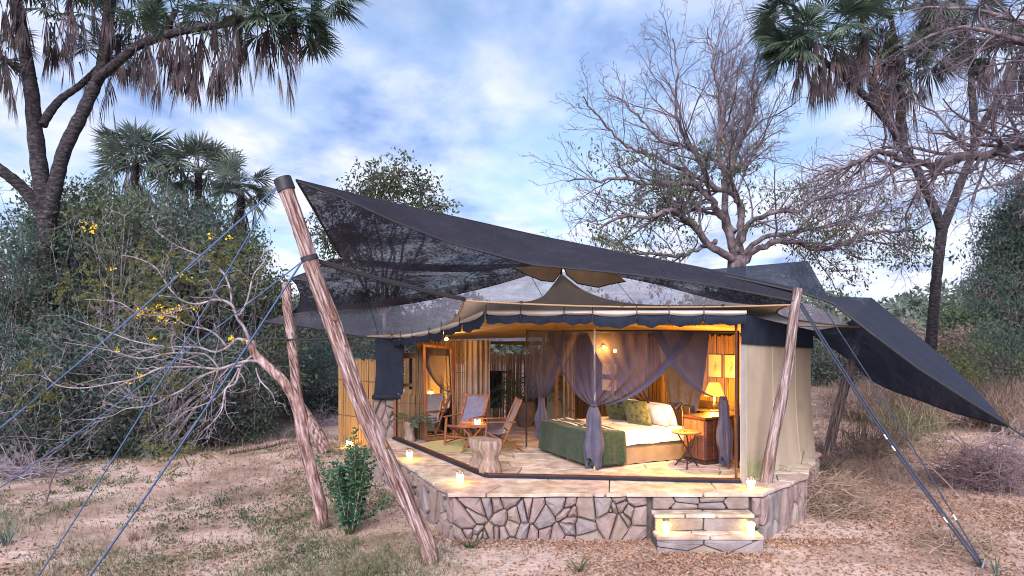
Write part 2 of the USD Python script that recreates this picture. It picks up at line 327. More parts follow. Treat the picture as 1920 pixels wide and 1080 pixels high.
look('frond_dead', [(0.36, (0.0540, 0.0432, 0.0490)), (0.5, (0.1044, 0.0828, 0.0900)), (0.64, (0.1728, 0.1404, 0.1476))], 2.5, .9, trans=.2, per_leaf=.35)
look('frond_rust', [(0.3, (0.1050, 0.0490, 0.0350)), (0.7, (0.1890, 0.1050, 0.0770))], 2.5, .9, trans=.25, per_leaf=.3)
look('flower', two((.75, .48, .02), (.85, .62, .05)), 8, .7, trans=.3)
look('litter', [(0.36, (0.2043, 0.1056, 0.0728)), (0.46, (0.3678, 0.2065, 0.1366)), (0.55, (0.4802, 0.3073, 0.2186)), (0.64, (0.5517, 0.4130, 0.3370))], 45, .85, per_leaf=.45)
look('grass_green', [(0.3, (0.1032, 0.1444, 0.0618)), (0.7, (0.2269, 0.2407, 0.1169))], 2, .8, trans=.2, per_leaf=.4)
look('grass_dry', [(0.3, (.30, .215, .165)), (0.7, (.44, .34, .27))], 2, .9, trans=.2, per_leaf=.35)
look('white_wall', two((.62, .60, .60), (.72, .70, .70)), 5, .9)
glow('bulb', (1.0, .60, .08), 9.0)
glow('flame', (1.0, .55, .12), 9.0)
glow('jar_glow', (1.0, .76, .34), .8)
glow('shade_glow', (1.0, .52, .05), .7)
# shade net: a fine weave that lets part of the light through
def net(name, base, clear, thru):
    LOOK[name] = usdkit.material(stage, f'/World/Looks/{name}', {
        'geo': ('geometry', {}), 'n': ('noise_texture', dict(scale=2.2, detail=6.0, roughness=.7)), 'n2': ('noise_texture', dict(scale=26.0, detail=4.0, roughness=.75)),
        'mul': ('math', dict(math_type='multiply')), 'mr': ('map_range', dict(from_min=.21, from_max=.37, to_min=clear[0], to_max=clear[1], clamp=True)),
        'rc': ('rgb_ramp', dict(ramp=two(base, tuple(1.6 * c for c in base)))),
        'd': ('principled_bsdf', dict(roughness=.8, specular_ior_level=.25)), 'tl': ('translucent_bsdf', {}), 'mt': ('mix_closure', dict(fac=thru)), 't': ('transparent_bsdf', dict(color=(1, 1, 1))), 'm': ('mix_closure', {})},
        [('geo.position', 'n.vector'), ('geo.position', 'n2.vector'), ('n.fac', 'mul.value1'), ('n2.fac', 'mul.value2'), ('mul.value', 'mr.value'),
         ('n.fac', 'rc.fac'), ('rc.color', 'd.base_color'), ('rc.color', 'tl.color'), ('d.BSDF', 'mt.closure1'), ('tl.BSDF', 'mt.closure2'), ('mr.result', 'm.fac'), ('mt.closure', 'm.closure1'), ('t.BSDF', 'm.closure2')], surface='m.closure')
net('net_front', (.015, .015, .023), (.015, .24), .25)
net('net_back_lit', (.16, .14, .16), (.25, .52), .8)  # black net; lighter grey base stands in for light shining through from above
net('net_right', (.016, .021, .034), (.02, .10), .25)
# clear glass of a jar
LOOK['jar_glass'] = usdkit.material(stage, '/World/Looks/jar_glass', {'t': ('transparent_bsdf', {}), 'g': ('glossy_bsdf', dict(roughness=.05)), 'f': ('fresnel', dict(IOR=1.45)), 'm': ('mix_closure', {})},
    [('f.fac', 'm.fac'), ('t.BSDF', 'm.closure1'), ('g.BSDF', 'm.closure2')], surface='m.closure')
def lamp(parent, name, loc, power, radius=.03, col=(1.0, .46, .06)):
    l = UsdLux.SphereLight.Define(stage, f'{path_of(parent)}/{name}')
    l.CreateRadiusAttr(radius); l.CreateIntensityAttr(power * .85); l.CreateNormalizeAttr(True); l.CreateColorAttr(Gf.Vec3f(*col))
    l.AddTranslateOp().Set(Gf.Vec3d(*map(float, loc)))
    return l

# ------------------------------------------------------------ ground
def gz(x, y):
    x, y = np.asarray(x, float), np.asarray(y, float)
    p = np.stack([x * .35, y * .35, np.zeros_like(x * 1.0 + y * 0)], -1)
    h = (meshkit.fbm(p, 4, 5) - .5) * .22 + (meshkit.fbm(p * 4, 3, 9) - .5) * .05
    dist = np.hypot(x, y - 9)
    near = np.clip((np.hypot(x - 1.2, y - 10.5) - 4.2) / 3, 0.25, 1)
    return h * near * np.clip(1 + (dist - 10) / 30, 1, 4) - .01
def G(x, y): return V(x, y, float(gz(x, y)))
def FL(px, py, z=.55):                                  # point of a horizontal plane seen at a pixel
    d = (EYE - z) * FP / (py - HY); return V((px - CX) / FP * d, d, z)
def GP(px, py): p = FL(px, py, 0.0); return G(p[0], p[1])
ax = np.concatenate([-np.geomspace(2500, 16, 34), np.linspace(-15.7, 15.7, 190), np.geomspace(16, 2500, 34)])
ay = np.concatenate([-np.geomspace(1500, 1, 24), np.linspace(-.8, 26, 190), np.geomspace(26.3, 4000, 50)])
gx, gy = np.meshgrid(ax, ay, indexing='ij')
put('ground', grid(np.stack([gx, gy, gz(gx, gy)], -1)), LOOK['ground'], smooth=True, kind='structure', label='sandy dry ground with pale bare patches around the tent terrace')

# ------------------------------------------------------------ stone terrace and steps
rng = np.random.default_rng(3)
FZ = .55                                               # floor level
terr = np.array([(-.72, 8.0), (2.98, 8.0), (3.92, 8.95), (4.85, 10.6), (4.2, 14.2), (.6, 15.0), (-2.0, 14.0), (-2.55, 12.6), (-2.38, 11.6)])
T = thing('stone_terrace', 'raised tan flagstone terrace with rubble stone face under the safari tent', 'terrace')
core = Polygon(terr).buffer(-.07, join_style=2)
cm = trimesh.creation.extrude_polygon(core, FZ + .20 - .035, engine='earcut'); cm.apply_translation((0, 0, -.20))
put('mortar_core', from_tm(cm), LOOK['mortar'], T)
tq = np.array(Polygon(terr).buffer(.045, join_style=2).segmentize(.22).exterior.coords)[:-1]; top = Polygon(tq + rng.uniform(-.022, .022, tq.shape)).buffer(0)
slabs = cells(top, 150, rng, relax=0, aniso=1.35, gap=.012)
sl = ['slab_tan', 'slab_pink', 'slab_cream']
for c in slabs:
    put('paving_slab', stone(c, .035 + rng.uniform(0, .006), .008, V(0, 0, FZ - .035), V(1, 0, 0), V(0, 1, 0), V(0, 0, 1), .0015, rng), LOOK[sl[rng.integers(3)]], T)
st = ['stone_pink', 'stone_grey', 'stone_brown', 'stone_pink']
def stone_face(parent, A, B, z0, z1, n, aniso=1.0, out=.03, gap=.009, name='stone', relax=1, off=0.07):
    A, B = V(*A, 0), V(*B, 0); L = np.linalg.norm(B - A); U = (B - A) / L; W = V(0, 0, 1); N = np.cross(U, W)
    poly = sbox(0.0, z0, L, z1)
    for c in cells(poly, n, rng, relax, aniso, gap):
        q = np.array(c.exterior.coords)[:-1]
        if len(q) < 9 and c.area > .006:                # chipped outline: a worn corner or a dent in each long side
            q = np.array(c.segmentize(max(.09, c.length / 7)).exterior.coords)[:-1]; cc = q.mean(0); q = cc + (q - cc) * (1 - rng.uniform(0, .055, (len(q), 1)))
            c2 = Polygon(q); c = c2 if c2.is_valid else c
        t = off + out + rng.uniform(-.028, .036)
        put(name, stone(c, t, .028, A - N * off, U, W, N, .007, rng), LOOK[st[rng.integers(4)]], parent)
stone_face(T, terr[0], (1.62, 8.0), -.12, FZ - .045, 58, aniso=.85, relax=0)
stone_face(T, (2.87, 8.0), terr[1], -.05, FZ - .045, 3)
stone_face(T, terr[1], terr[2], -.12, FZ - .045, 14, aniso=.45)
stone_face(T, terr[2], terr[3], -.12, FZ - .045, 14, aniso=.6)
stone_face(T, terr[8], terr[0], -.12, FZ - .045, 56, aniso=.6, relax=0)
stone_face(T, terr[7], terr[8], -.12, FZ - .045, 8, aniso=.75)

S = thing('entry_steps', 'two stone steps leading up to the right front of the terrace', 'steps')
for k, (yf, z0, z1) in enumerate(((7.56, -.10, .165), (7.77, -.05, .355))):
    x0, x1 = 1.64 + .02 * k, 2.86 - .03 * k
    put('step_core', box((x1 - x0 - .05, 8.0 - yf - .04, z1 - z0 - .03), ((x0 + x1) / 2, (8.0 + yf) / 2 + .012, (z0 + z1) / 2 - .015)), LOOK['mortar'], S)
    for c in cells(sbox(x0, z0, x1, z1 - .035), 5, rng, 4, 2.6, .012):
        put('riser_stone', stone(c, .035 + rng.uniform(-.008, .008), .01, V(0, yf + .02, 0), V(1, 0, 0), V(0, 0, 1), V(0, -1, 0), .004, rng), LOOK[['stone_grey', 'stone_brown'][rng.integers(2)]], S)
    for c in cells(sbox(x0 - .005, yf - .012, x1 + .005, 7.975 if k else 7.79), 5, rng, 2, 3.0, .010):
        put('tread_slab', stone(c, .034 + rng.uniform(0, .004), .008, V(0, 0, z1 - .034), V(1, 0, 0), V(0, 1, 0), V(0, 0, 1), .0015, rng), LOOK[sl[rng.integers(3)]], S)
for c in cells(sbox(1.68, .36, 2.84, FZ - .04), 6, rng, 3, 2.4, .012):
    put('riser_stone', stone(c, .05 + rng.uniform(-.006, .008), .01, V(0, 8.03, 0), V(1, 0, 0), V(0, 0, 1), V(0, -1, 0), .004, rng), LOOK[['stone_grey', 'stone_brown'][rng.integers(2)]], S)

# ------------------------------------------------------------ safari tent
TENT = thing('safari_tent', 'tan canvas safari tent with open front, navy valance and peaked roof on the terrace', 'tent')
V0, V1, V2, V3, V4, V5 = V(-.32, 8.87, FZ), V(2.93, 8.56, FZ), V(4.70, 10.5, FZ), V(4.1, 13.6, FZ), V(.75, 14.4, FZ), V(-2.11, 12.0, FZ)
E = [P(870, 563, 8.40), P(1482, 571, 8.62), P(1612, 613, 11.4), V(5.0, 14.4, 2.5), V(.2, 15.0, 2.45), P(688, 630, 12.3)]
PEAK = P(1052, 512, 11.2)
for k in range(6):
    a, b = E[k], E[(k + 1) % 6]; cen = V(1.3, 11.4, 0)
    s = np.linspace(0, 1, 30)[:, None]
    inward = (cen - (a + b) / 2) * V(1, 1, 0); sag = [.03, .16, .14, .14, .14, .13][k]
    e = a + (b - a) * s + 4 * s * (1 - s) * (inward * sag + V(0, 0, [-.05, .0, .05, .05, .05, -.13][k]))
    t = (np.linspace(0.04, 1, 30) ** 1.8)[None, :, None]
    g = PEAK + (e[:, None] - PEAK) * t
    tt = t[..., 0]; g[..., 2] = e[:, None, 2] + (PEAK[2] - e[:, None, 2]) * (.90 * (1 - tt) ** 5.6 + .10 * (1 - tt))
    put('roof_panel', grid(g), LOOK['canvas_roof'], TENT, smooth=True)
    put('roof_hem', tube(e - V(0, 0, .004), .012, 6), LOOK['lining'], TENT, smooth=True)
    for q in (.18, .5, .82):                            # toggles on the hem
        i = int(q * 29)
        if k in (0, 5): put('toggle', box((.045, .02, .028), e[i] + V(0, -.012, .016), .006), LOOK['strap'], TENT)
put('finial', tube([PEAK - V(0, 0, .02), PEAK + V(0, 0, .20)], .022, 10), LOOK['dark_metal'], TENT)
# ceiling lining
eave = [V(*V0[:2], 2.70), V(*V1[:2], 2.68), V(*V2[:2], 2.42), V(*V3[:2], 2.36), V(*V4[:2], 2.36), V(*V5[:2], 2.32)]
lp = PEAK - V(0, 0, .72)
for k in range(6):
    a, b = eave[k], eave[(k + 1) % 6]; s = np.linspace(0, 1, 12)[:, None, None]; t = np.linspace(0.01, 1, 10)[None, :, None]
    g = lp + (a + (b - a) * s - lp) * t; g[..., 2] -= .04 * np.sin(np.pi * t[..., 0]) * (.6 + .4 * np.sin(np.pi * s[..., 0]))
    put('ceiling_lining', grid(g), LOOK['lining'], TENT, smooth=True)
# wall canvas on the right and around the back
LAST = {}
def cloth_wall(A, B, z0, z1, name, mat, nu=60, nv=26, amp=.012, flare=0.0, seed=1, slack=None, parent=TENT):
    A, B = np.array(A, float), np.array(B, float); U = B - A; L = np.linalg.norm(U[:2]); N = np.cross(U / np.linalg.norm(U), V(0, 0, 1))
    u, v = np.linspace(0, 1, nu)[:, None], np.linspace(0, 1, nv)[None]
    g = A + U * u[..., None] + 0 * v[..., None]
    zz0, zz1 = np.broadcast_to(z0, (2,)), np.broadcast_to(z1, (2,))
    g[..., 2] = (zz0[0] + (zz0[1] - zz0[0]) * u) * (1 - v) + (zz1[0] + (zz1[1] - zz1[0]) * u) * v
    w = meshkit.fbm(np.stack([u * L * 3 + 0 * v, v * .8 + 0 * u + u * 1.3, 0 * u + 0 * v + seed], -1), 3, seed) - .5
    LAST['g'] = g + N * (w * amp * 2 + flare * (1 - v) ** 3 * np.clip(u * 2.5, 0, 1) + .006)[..., None]
    return put(name, thick(g + N * (w * amp * 2 + flare * (1 - v) ** 3 * np.clip(u * 2.5, 0, 1))[..., None], .006), mat, parent, smooth=50)
W0 = V1 + (V2 - V1) * .075
cloth_wall(V1 + V(0.0, 0, 0), W0, FZ - .01, 2.36, 'wall_edge_strip', LOOK['canvas_cream'], nu=6, amp=.004)
cloth_wall(W0, V2, (FZ - .03, FZ - .12), (2.36, 2.26), 'wall_canvas', LOOK['canvas_wall'], amp=.014, flare=.10, seed=4)
for i_ in (21, 42): put('wall_seam', tube(LAST['g'][i_], .006, 5), LOOK['canvas_wall'], TENT, smooth=True)
put('wall_hem', tube(LAST['g'][:, 0], .011, 6), LOOK['canvas_stain'], TENT, smooth=True)
cloth_wall(V1 + V(.0, -.012, 0), V2 + V(.03, -.03, 0), (2.33, 2.22), (2.72, 2.50), 'wall_valance', LOOK['canvas_navy'], nv=8, amp=.02, seed=7)
cloth_wall(W0 + V(.02, -.02, 0), W0 + (V2 - W0) * .34 + V(.02, -.03, 0), FZ - .02, (.80, .70), 'damp_patch', LOOK['canvas_stain'], nu=12, nv=6, amp=.01, flare=.07, seed=4)
cloth_wall(V2, V3, .0, (2.45, 2.36), 'wall_canvas', LOOK['canvas_wall'], amp=.03, seed=5)
cloth_wall(V3, V3 + (V4 - V3) * 1.0, FZ, 2.38, 'wall_canvas', LOOK['canvas_wall'], amp=.03, seed=6)
# floor rail of the screen wall, posts
put('floor_rail', join([bar(V5 + V(0, 0, .03), V0 + V(0, 0, .03), .05, .05), bar(V0 + V(0, 0, .03), V1 + V(0, 0, .03), .05, .05)]), LOOK['dark_wood'], TENT)
put('screen_hem', join([bar(V5 + V(-.03, -.03, .02), V0 + V(-.03, -.045, .02), .03, .035), bar(V0 + V(-.03, -.045, .02), V1 + V(0, -.045, .02), .035, .03)]), LOOK['canvas_navy'], TENT)
put('door_post', bar(V1 + V(-.045, 0.02, 0), V1 + V(-.045, 0.02, 2.12), .03, .03), LOOK['dark_wood'], TENT)
put('door_post', bar(V5 + V(.0, 0.02, 0), V5 + V(.0, 0.02, .72), .05, .05), LOOK['red_wood'], TENT)
for q in (V2, V3, V4): put('frame_pole', tube([q + V(-.06, 0.05, 0), q + V(-.06, .05, 1.85)], .025, 8), LOOK['dark_metal'], TENT)
put('ridge_pole', tube([V(1.9, 12.6, FZ), V(1.9, 12.6, 2.75)], .035, 10), LOOK['table_wood'], TENT)
# valance on the two open sides: white scallops over navy
def scallops(A, B, n, z0a, z0b, drop_w, drop_n, seed, dip=0.0):
    r = np.random.default_rng(seed)
    cut = np.concatenate([[0], np.cumsum(r.uniform(.75, 1.3, n))]); cut /= cut[-1]
    for k in range(n):
        a = A + (B - A) * cut[k]; b = A + (B - A) * cut[k + 1]
        za, zb = (z0a + (z0b - z0a) * q - dip * 4 * q * (1 - q) for q in (cut[k], cut[k + 1]))
        s = np.linspace(0, 1, 14); sag = np.sin(np.pi * s ** r.uniform(.75, 1.35)) ** .7
        N = unit(np.cross(b - a, V(0, 0, 1)))
        r_k = r.uniform(.3, 1.3); dn = drop_n * r.uniform(.1, .9); e0, e1 = r.uniform(-.01, .03, 2)
        rows = []
        for j, t in enumerate(np.linspace(0, 1, 7)):
            z = za + (zb - za) * s - t * (.042 + drop_w * sag * r_k)
            bulge = .055 * math.sin(math.pi * t) * sag
            rows.append(np.stack([a[0] + (b[0] - a[0]) * s + N[0] * bulge, a[1] + (b[1] - a[1]) * s + N[1] * bulge, z], 1))
        put('valance_scallop', grid(np.array(rows)), LOOK['canvas_cream'], TENT, smooth=True)
        rows = []
        for t in np.linspace(0, 1, 7):
            z = za + (zb - za) * s - .03 - t * (.12 + dn * sag + e0 * (1 - s) + e1 * s + .012 * np.sin(s * 13 + k * 2))
            bulge = -.02 + .03 * math.sin(math.pi * t) * sag + .012 * np.sin(s * 17 + k) * t
            rows.append(np.stack([a[0] + (b[0] - a[0]) * s + N[0] * bulge, a[1] + (b[1] - a[1]) * s + N[1] * bulge, z], 1))
        put('navy_valance', grid(np.array(rows)), LOOK['canvas_navy'], TENT, smooth=True)
        put('valance_tie', bar(V(a[0], a[1], za + .07) + N * .01, V(a[0], a[1], za - .12) + N * .03, .012, .010), LOOK['strap'], TENT)
scallops(V0 + V(-.02, -.1, 0), V1 + V(.05, -.1, 0), 7, 2.765, 2.755, .03, .07, 1)
scallops(V5 + V(-.06, -.05, 0), V0 + V(-.06, -.1, 0), 6, 2.42, 2.765, .035, .07, 2, .08)
# roller blind hanging at the left end
BL = P(703, 640, 12.05); BR = P(759, 640, 12.0)
u = np.linspace(0, 1, 12)[:, None]; v = np.linspace(0, 1, 20)[None]
g = BL + (BR - BL) * u[..., None] + 0 * v[..., None]; g[..., 2] = 2.36 - v * 1.06
g[..., 0] += (np.array(v) ** 1 * -.02) + .05 * np.sin(np.pi * v) * (.5 - u) * 1.0; g[..., 1] -= .02 * np.sin(u * 9) * v
put('roller_blind', thick(g, .01), LOOK['canvas_navy'], TENT, smooth=50)
put('blind_roll', tube([V(BL[0] - .04, BL[1] - .02, 1.30), V(BR[0] - .07, BR[1] - .02, 1.31)], .045, 10), LOOK['canvas_navy'], TENT, smooth=True)

def reed_panel(name, A, B, z0, z1, mat, parent=None, r=.017, seed=0, ties=(), jag=.03, **k):
    rr = np.random.default_rng(seed); A, B = V(*A[:2], 0), V(*B[:2], 0); L = np.linalg.norm(B - A); n = int(L / (r * 1.6)); N = unit(np.cross(B - A, V(0, 0, 1)))
    items = []
    for i in range(n):
        c = A + (B - A) * ((i + .5) / n) + N * rr.normal(0, .006); rad = r * rr.uniform(.65, 1.1)
        zz = np.array([z0, (z0 + z1) / 2, z1 + rr.uniform(-jag, jag)])
        items.append((np.stack([c[0] + rr.normal(0, .003, 3), c[1] + rr.normal(0, .003, 3), zz], 1), rad))
    m = put(name, tubes(items, 6), LOOK[mat], parent, smooth=60, **k)
    for z in ties:
        put(name.split('_')[0] + '_batten', bar(A + V(0, 0, z) + N * .018, B + V(0, 0, z) + N * .018, .012, .012), LOOK['reed_dark'], m if parent is None else parent)
    return m
# inner reed walls (parts of the tent)
reed_panel('reed_wall', P(779, 700, 12.06), P(874, 700, 12.0), FZ, 2.33, 'reed', TENT, seed=1, ties=(1.0, 1.75))
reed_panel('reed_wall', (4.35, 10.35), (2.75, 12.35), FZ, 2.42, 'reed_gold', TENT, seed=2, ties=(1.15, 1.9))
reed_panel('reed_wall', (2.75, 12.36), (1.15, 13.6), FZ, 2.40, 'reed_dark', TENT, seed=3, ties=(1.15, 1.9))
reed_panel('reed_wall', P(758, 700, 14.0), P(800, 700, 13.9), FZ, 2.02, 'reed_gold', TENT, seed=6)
put('lintel_beam', bar(P(872, 642, 12.15), P(1050, 645, 12.9), .05, .06), LOOK['strap'], TENT)
put('window_beam', bar(P(752, 667, 12.4), P(800, 667, 12.4), .05, .10), LOOK['table_wood'], TENT)
put('window_post', bar(P(770, 668, 12.5), P(770, 730, 12.5), .04, .05), LOOK['towel'], TENT)
put('window_sill', bar(P(752, 722, 12.4), P(800, 722, 12.4), .05, .06), LOOK['table_wood'], TENT)
put('inner_post', bar(P(1043, 642, 12.7), V(*P(1043, 700, 12.7)[:2], FZ), .07, .07), LOOK['table_wood'], TENT)

def pleats(name, A, B, z0, z1, mat, parent=None, folds=6, amp=.05, gather=None, **k):
    u = np.linspace(0, 1, folds * 10 + 1)[:, None]; v = np.linspace(0, 1, 14)[None]
    A, B = V(*A[:2], 0), V(*B[:2], 0); N = unit(np.cross(B - A, V(0, 0, 1)))
    g = A + (B - A) * (u + .010 * np.sin(v * 5 + u * 9))[..., None]
    w = amp * np.sin(u * folds * TAU + .35 * np.sin(u * 21)) * (.55 + .45 * v) + .012 * np.sin(u * 40 + v * 3)
    g = g + N * w[..., None]; g[..., 2] = z1 + (z0 - z1) * v
    return put(name, thick(g, .005), LOOK[mat], parent, smooth=60, **k)
cu = thing('door_curtain', 'beige pleated curtain hanging behind the left chair between mirror and doorway', 'curtain')
pleats('cloth', P(871, 700, 11.85), P(919, 700, 11.85), FZ + .02, 2.33, 'curtain', cu, 5, .05)
cu = thing('door_curtain', 'beige curtain hung half hidden behind the bed net right of the doorway post', 'curtain')
pleats('cloth', P(1055, 700, 12.9), P(1078, 700, 12.9), FZ + .02, 2.3, 'curtain', cu, 3, .04)

# far reed screen seen through the doorway, and reed fence outside on the left
m = thing('courtyard_screen', 'dark reed screen of the rear courtyard seen through the open doorway', 'fence')
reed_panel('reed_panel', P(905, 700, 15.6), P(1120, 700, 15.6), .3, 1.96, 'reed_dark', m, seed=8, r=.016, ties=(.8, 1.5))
m = thing('reed_fence', 'golden reed fence standing outside left of the navy blind', 'fence')
a, b = P(634, 700, 15.2), P(712, 700, 14.2); reed_panel('reed_panel', a, b, -.05, 1.86, 'reed_gold', m, seed=9, r=.016, ties=(.6, 1.4), jag=.04)
m = thing('reed_screen', 'low reed half wall beside the mirror with potted palm in front', 'screen')
reed_panel('reed_panel', V5 + V(.05, -.02, 0), P(802, 800, 11.92), FZ + .01, 1.36, 'reed', m, seed=10, ties=(.85, 1.2))
# stone wall piece under the blind
m = thing('stone_wall', 'low grey stone wall under the navy roller blind', 'wall')
a, b = P(701, 800, 12.15)[:2], P(743, 800, 12.1)[:2]
put('mortar_core', box((.42, .2, .80), (*((np.array(a) + b) / 2 + (0, .13)), FZ + .36)), LOOK['mortar'], m)
stone_face(m, a, b, FZ - .06, 1.31, 9, aniso=.45, out=.012)

# ------------------------------------------------------------ shade nets
def net_sheet(name, label, parts, seams=()):
    n = thing(name, label, 'shade net')
    for nm, g, mat in parts:
        g = g.copy(); nu, nv = g.shape[:2]; uu, vv = np.meshgrid(np.linspace(0, 1, nu), np.linspace(0, 1, nv), indexing='ij')
        nrm = unitr(np.cross(np.gradient(g, axis=0), np.gradient(g, axis=1))); edge = np.minimum(1, np.minimum(vv, 1 - vv) * 5) * np.minimum(1, np.minimum(uu, 1 - uu) * 8)
        wr_ = (meshkit.fbm(np.stack([uu * 5, vv * 22, 0 * uu], -1), 3, 4) - .5) * .05 + (meshkit.fbm(np.stack([uu * 30 + vv * 9, vv * 4, 0 * uu], -1), 2, 8) - .5) * .035
        put(nm, grid(g + nrm * (wr_ * edge)[..., None]), LOOK[mat], n, smooth=True)
    for s, r in seams: put('seam', tube(s, r, 5), LOOK['strap'], n, smooth=True)
    return n
A1 = P(556, 337, 7.05)
ridge = PL((556, 337, 7.05), (700, 372, 7.7), (860, 408, 8.35), (1060, 452, 9.1), (1200, 480, 9.3), (1340, 507, 9.2), (1495, 541, 8.7))
hem = PL((557, 341, 7.04), (640, 371, 7.25), (740, 416, 7.5), (845, 456, 7.8), (1000, 497, 8.1), (1200, 516, 8.3), (1340, 536, 8.45), (1497, 566, 8.6))
gf = coons(ridge, hem, PL((556, 337, 7.05), (557, 341, 7.04)), PL((1495, 541, 8.7), (1497, 566, 8.6)), 70, 16)
back = PL((640, 482, 9.3), (750, 507, 10.0), (880, 510, 10.7), (1000, 500, 11.3), (1160, 520, 11.8), (1330, 560, 11.6), (1484, 570, 9.4))
gb = coons(ridge - V(0, 0, .006), back, PL((556, 337.5, 7.05), (588, 392, 7.8), (617, 444, 8.6), (640, 482, 9.3)), PL((1495, 541.5, 8.7), (1484, 570, 9.4)), 70, 30)
net_sheet('shade_net', 'upper black shade net stretched from tall leaning pole across the tent front', [('front_slope', gf, 'net_front'), ('rear_slope', gb, 'net_front')],
          [(hem, .013), (resample(ridge, 60), .008), (gb[0], .014), (gb[26][:-1], .006), (gf[26], .006), (gf[50], .006)])
c0 = PL((625, 484, 9.6), (780, 494, 10.4), (1002, 492, 11.5))
c1 = PL((540, 588, 14.2), (620, 582, 13.7), (730, 574, 13.1), (860, 551, 12.4), (990, 516, 11.5))
gl = coons(c0, c1, PL((625, 484, 9.6), (588, 505, 11.2), (550, 526, 13.6), (562, 545, 13.7), (562, 568, 13.9), (540, 588, 14.2)), PL((1002, 492, 11.5), (990, 516, 11.5)), 50, 30)
net_sheet('shade_net', 'left black shade net behind leaning pole reaching out to the thin rear pole', [('net_sheet', gl, 'net_front')], [(gl[0], .012), (gl[:, -1], .008), (gl[20], .006), (gl[36], .006)])
c0 = PL((548, 588, 14.0), (690, 566, 12.9), (850, 536, 12.2), (1000, 507, 11.7), (1160, 522, 12.2), (1330, 548, 12.2), (1500, 566, 11.0))
c1 = PL((488, 603, 14.8), (590, 616, 14.3), (690, 632, 14.0), (880, 640, 15.5), (1150, 640, 16.2), (1420, 640, 15.0), (1608, 622, 12.6))
gr_ = coons(c0, c1, PL((548, 588, 14.0), (520, 595, 14.4), (488, 603, 14.8)), PL((1500, 566, 11.0), (1560, 590, 12), (1608, 622, 12.6)), 90, 22)
net_sheet('shade_net', 'thin see-through shade net lying behind and above the tent roof', [('net_sheet', gr_, 'net_back_lit')], [(gr_[:, -1], .012), (gr_[18], .006), (gr_[60], .006), (gr_[46], .006)])
# right net
ridge_r = PL((1330, 505, 9.7), (1515, 489, 10.2), (1552, 556, 10.6), (1634, 558, 11.6), (1700, 612, 10.9), (1760, 662, 10.2), (1830, 730, 9.3), (1890, 797, 8.5))
hem_r = PL((1335, 512, 9.1), (1420, 530, 8.85), (1500, 548, 8.62), (1560, 568, 8.5), (1640, 630, 8.3), (1720, 690, 8.3), (1800, 742, 8.35), (1890, 797.5, 8.49))
def poly_rs(p, n):
    s = np.concatenate([[0], np.cumsum(np.linalg.norm(np.diff(p, axis=0), axis=1))]); t = np.linspace(0, s[-1], n)
    return np.stack([np.interp(t, s, p[:, i]) for i in range(3)], 1)
rr_, hh_ = [], []
for k in range(7):
    t = np.linspace(0, 1, 9)[:-1, None]
    rr_.append(ridge_r[k] + (ridge_r[k + 1] - ridge_r[k]) * t); hh_.append(hem_r[k] + (hem_r[k + 1] - hem_r[k]) * t)
rr_, hh_ = np.vstack(rr_ + [ridge_r[-1:]]), np.vstack(hh_ + [hem_r[-1:]])
v = np.linspace(0, 1, 14)[None, :, None]
g1 = rr_[:, None] * (1 - v) + hh_[:, None] * v
g1[..., 2] -= .04 * np.sin(np.pi * v[..., 0])
ridge_b = PL((1634, 559, 11.6), (1700, 613, 10.9), (1760, 663, 10.2), (1830, 731, 9.3), (1890, 798, 8.5))
back_b = PL((1512, 620, 13.2), (1560, 652, 13.6), (1620, 700, 13.6), (1700, 742, 12.4), (1790, 774, 10.6), (1889, 799, 8.52))
g2 = coons(ridge_b, back_b, PL((1634, 559, 11.6), (1590, 604, 12.4), (1512, 620, 13.2)), PL((1890, 798, 8.5), (1889, 799, 8.52)), 44, 16)
net_sheet('shade_net', 'right dark shade net sloping down from the right pole towards the ground', [('front_slope', g1, 'net_right'), ('rear_slope', g2, 'net_right')],
          [(hh_, .016), (resample(back_b, 40), .010), (poly_rs(ridge_b, 40), .006)])
# tan patch wings round the roof peak
pk = thing('peak_patch', 'tan canvas patch with two pointed wings where the net meets the tent peak', 'canvas patch')
for nm, out in (('left_wing', [(962, 505, 11.3), (1050, 500, 11.25), (1048, 515, 11.24), (1036, 531, 11.1), (1012, 528, 11.1), (985, 517, 11.2)]),
                ('right_wing', [(1053, 500, 11.25), (1148, 511, 11.3), (1168, 530, 11.3), (1140, 535, 11.2), (1118, 541, 11.1), (1080, 534, 11.1), (1060, 518, 11.2)])):
    p = PL(*out) - V(0, .28, 0); c = p.mean(0); n = len(p)
    f = np.array([[i, (i + 1) % n, n] for i in range(n)])
    put('wing', (np.vstack([p, c]), f), LOOK['lining'], pk)
    put('wing_hem', tube(np.vstack([p[2:], p[:1]]), .009, 5), LOOK['strap'], pk)

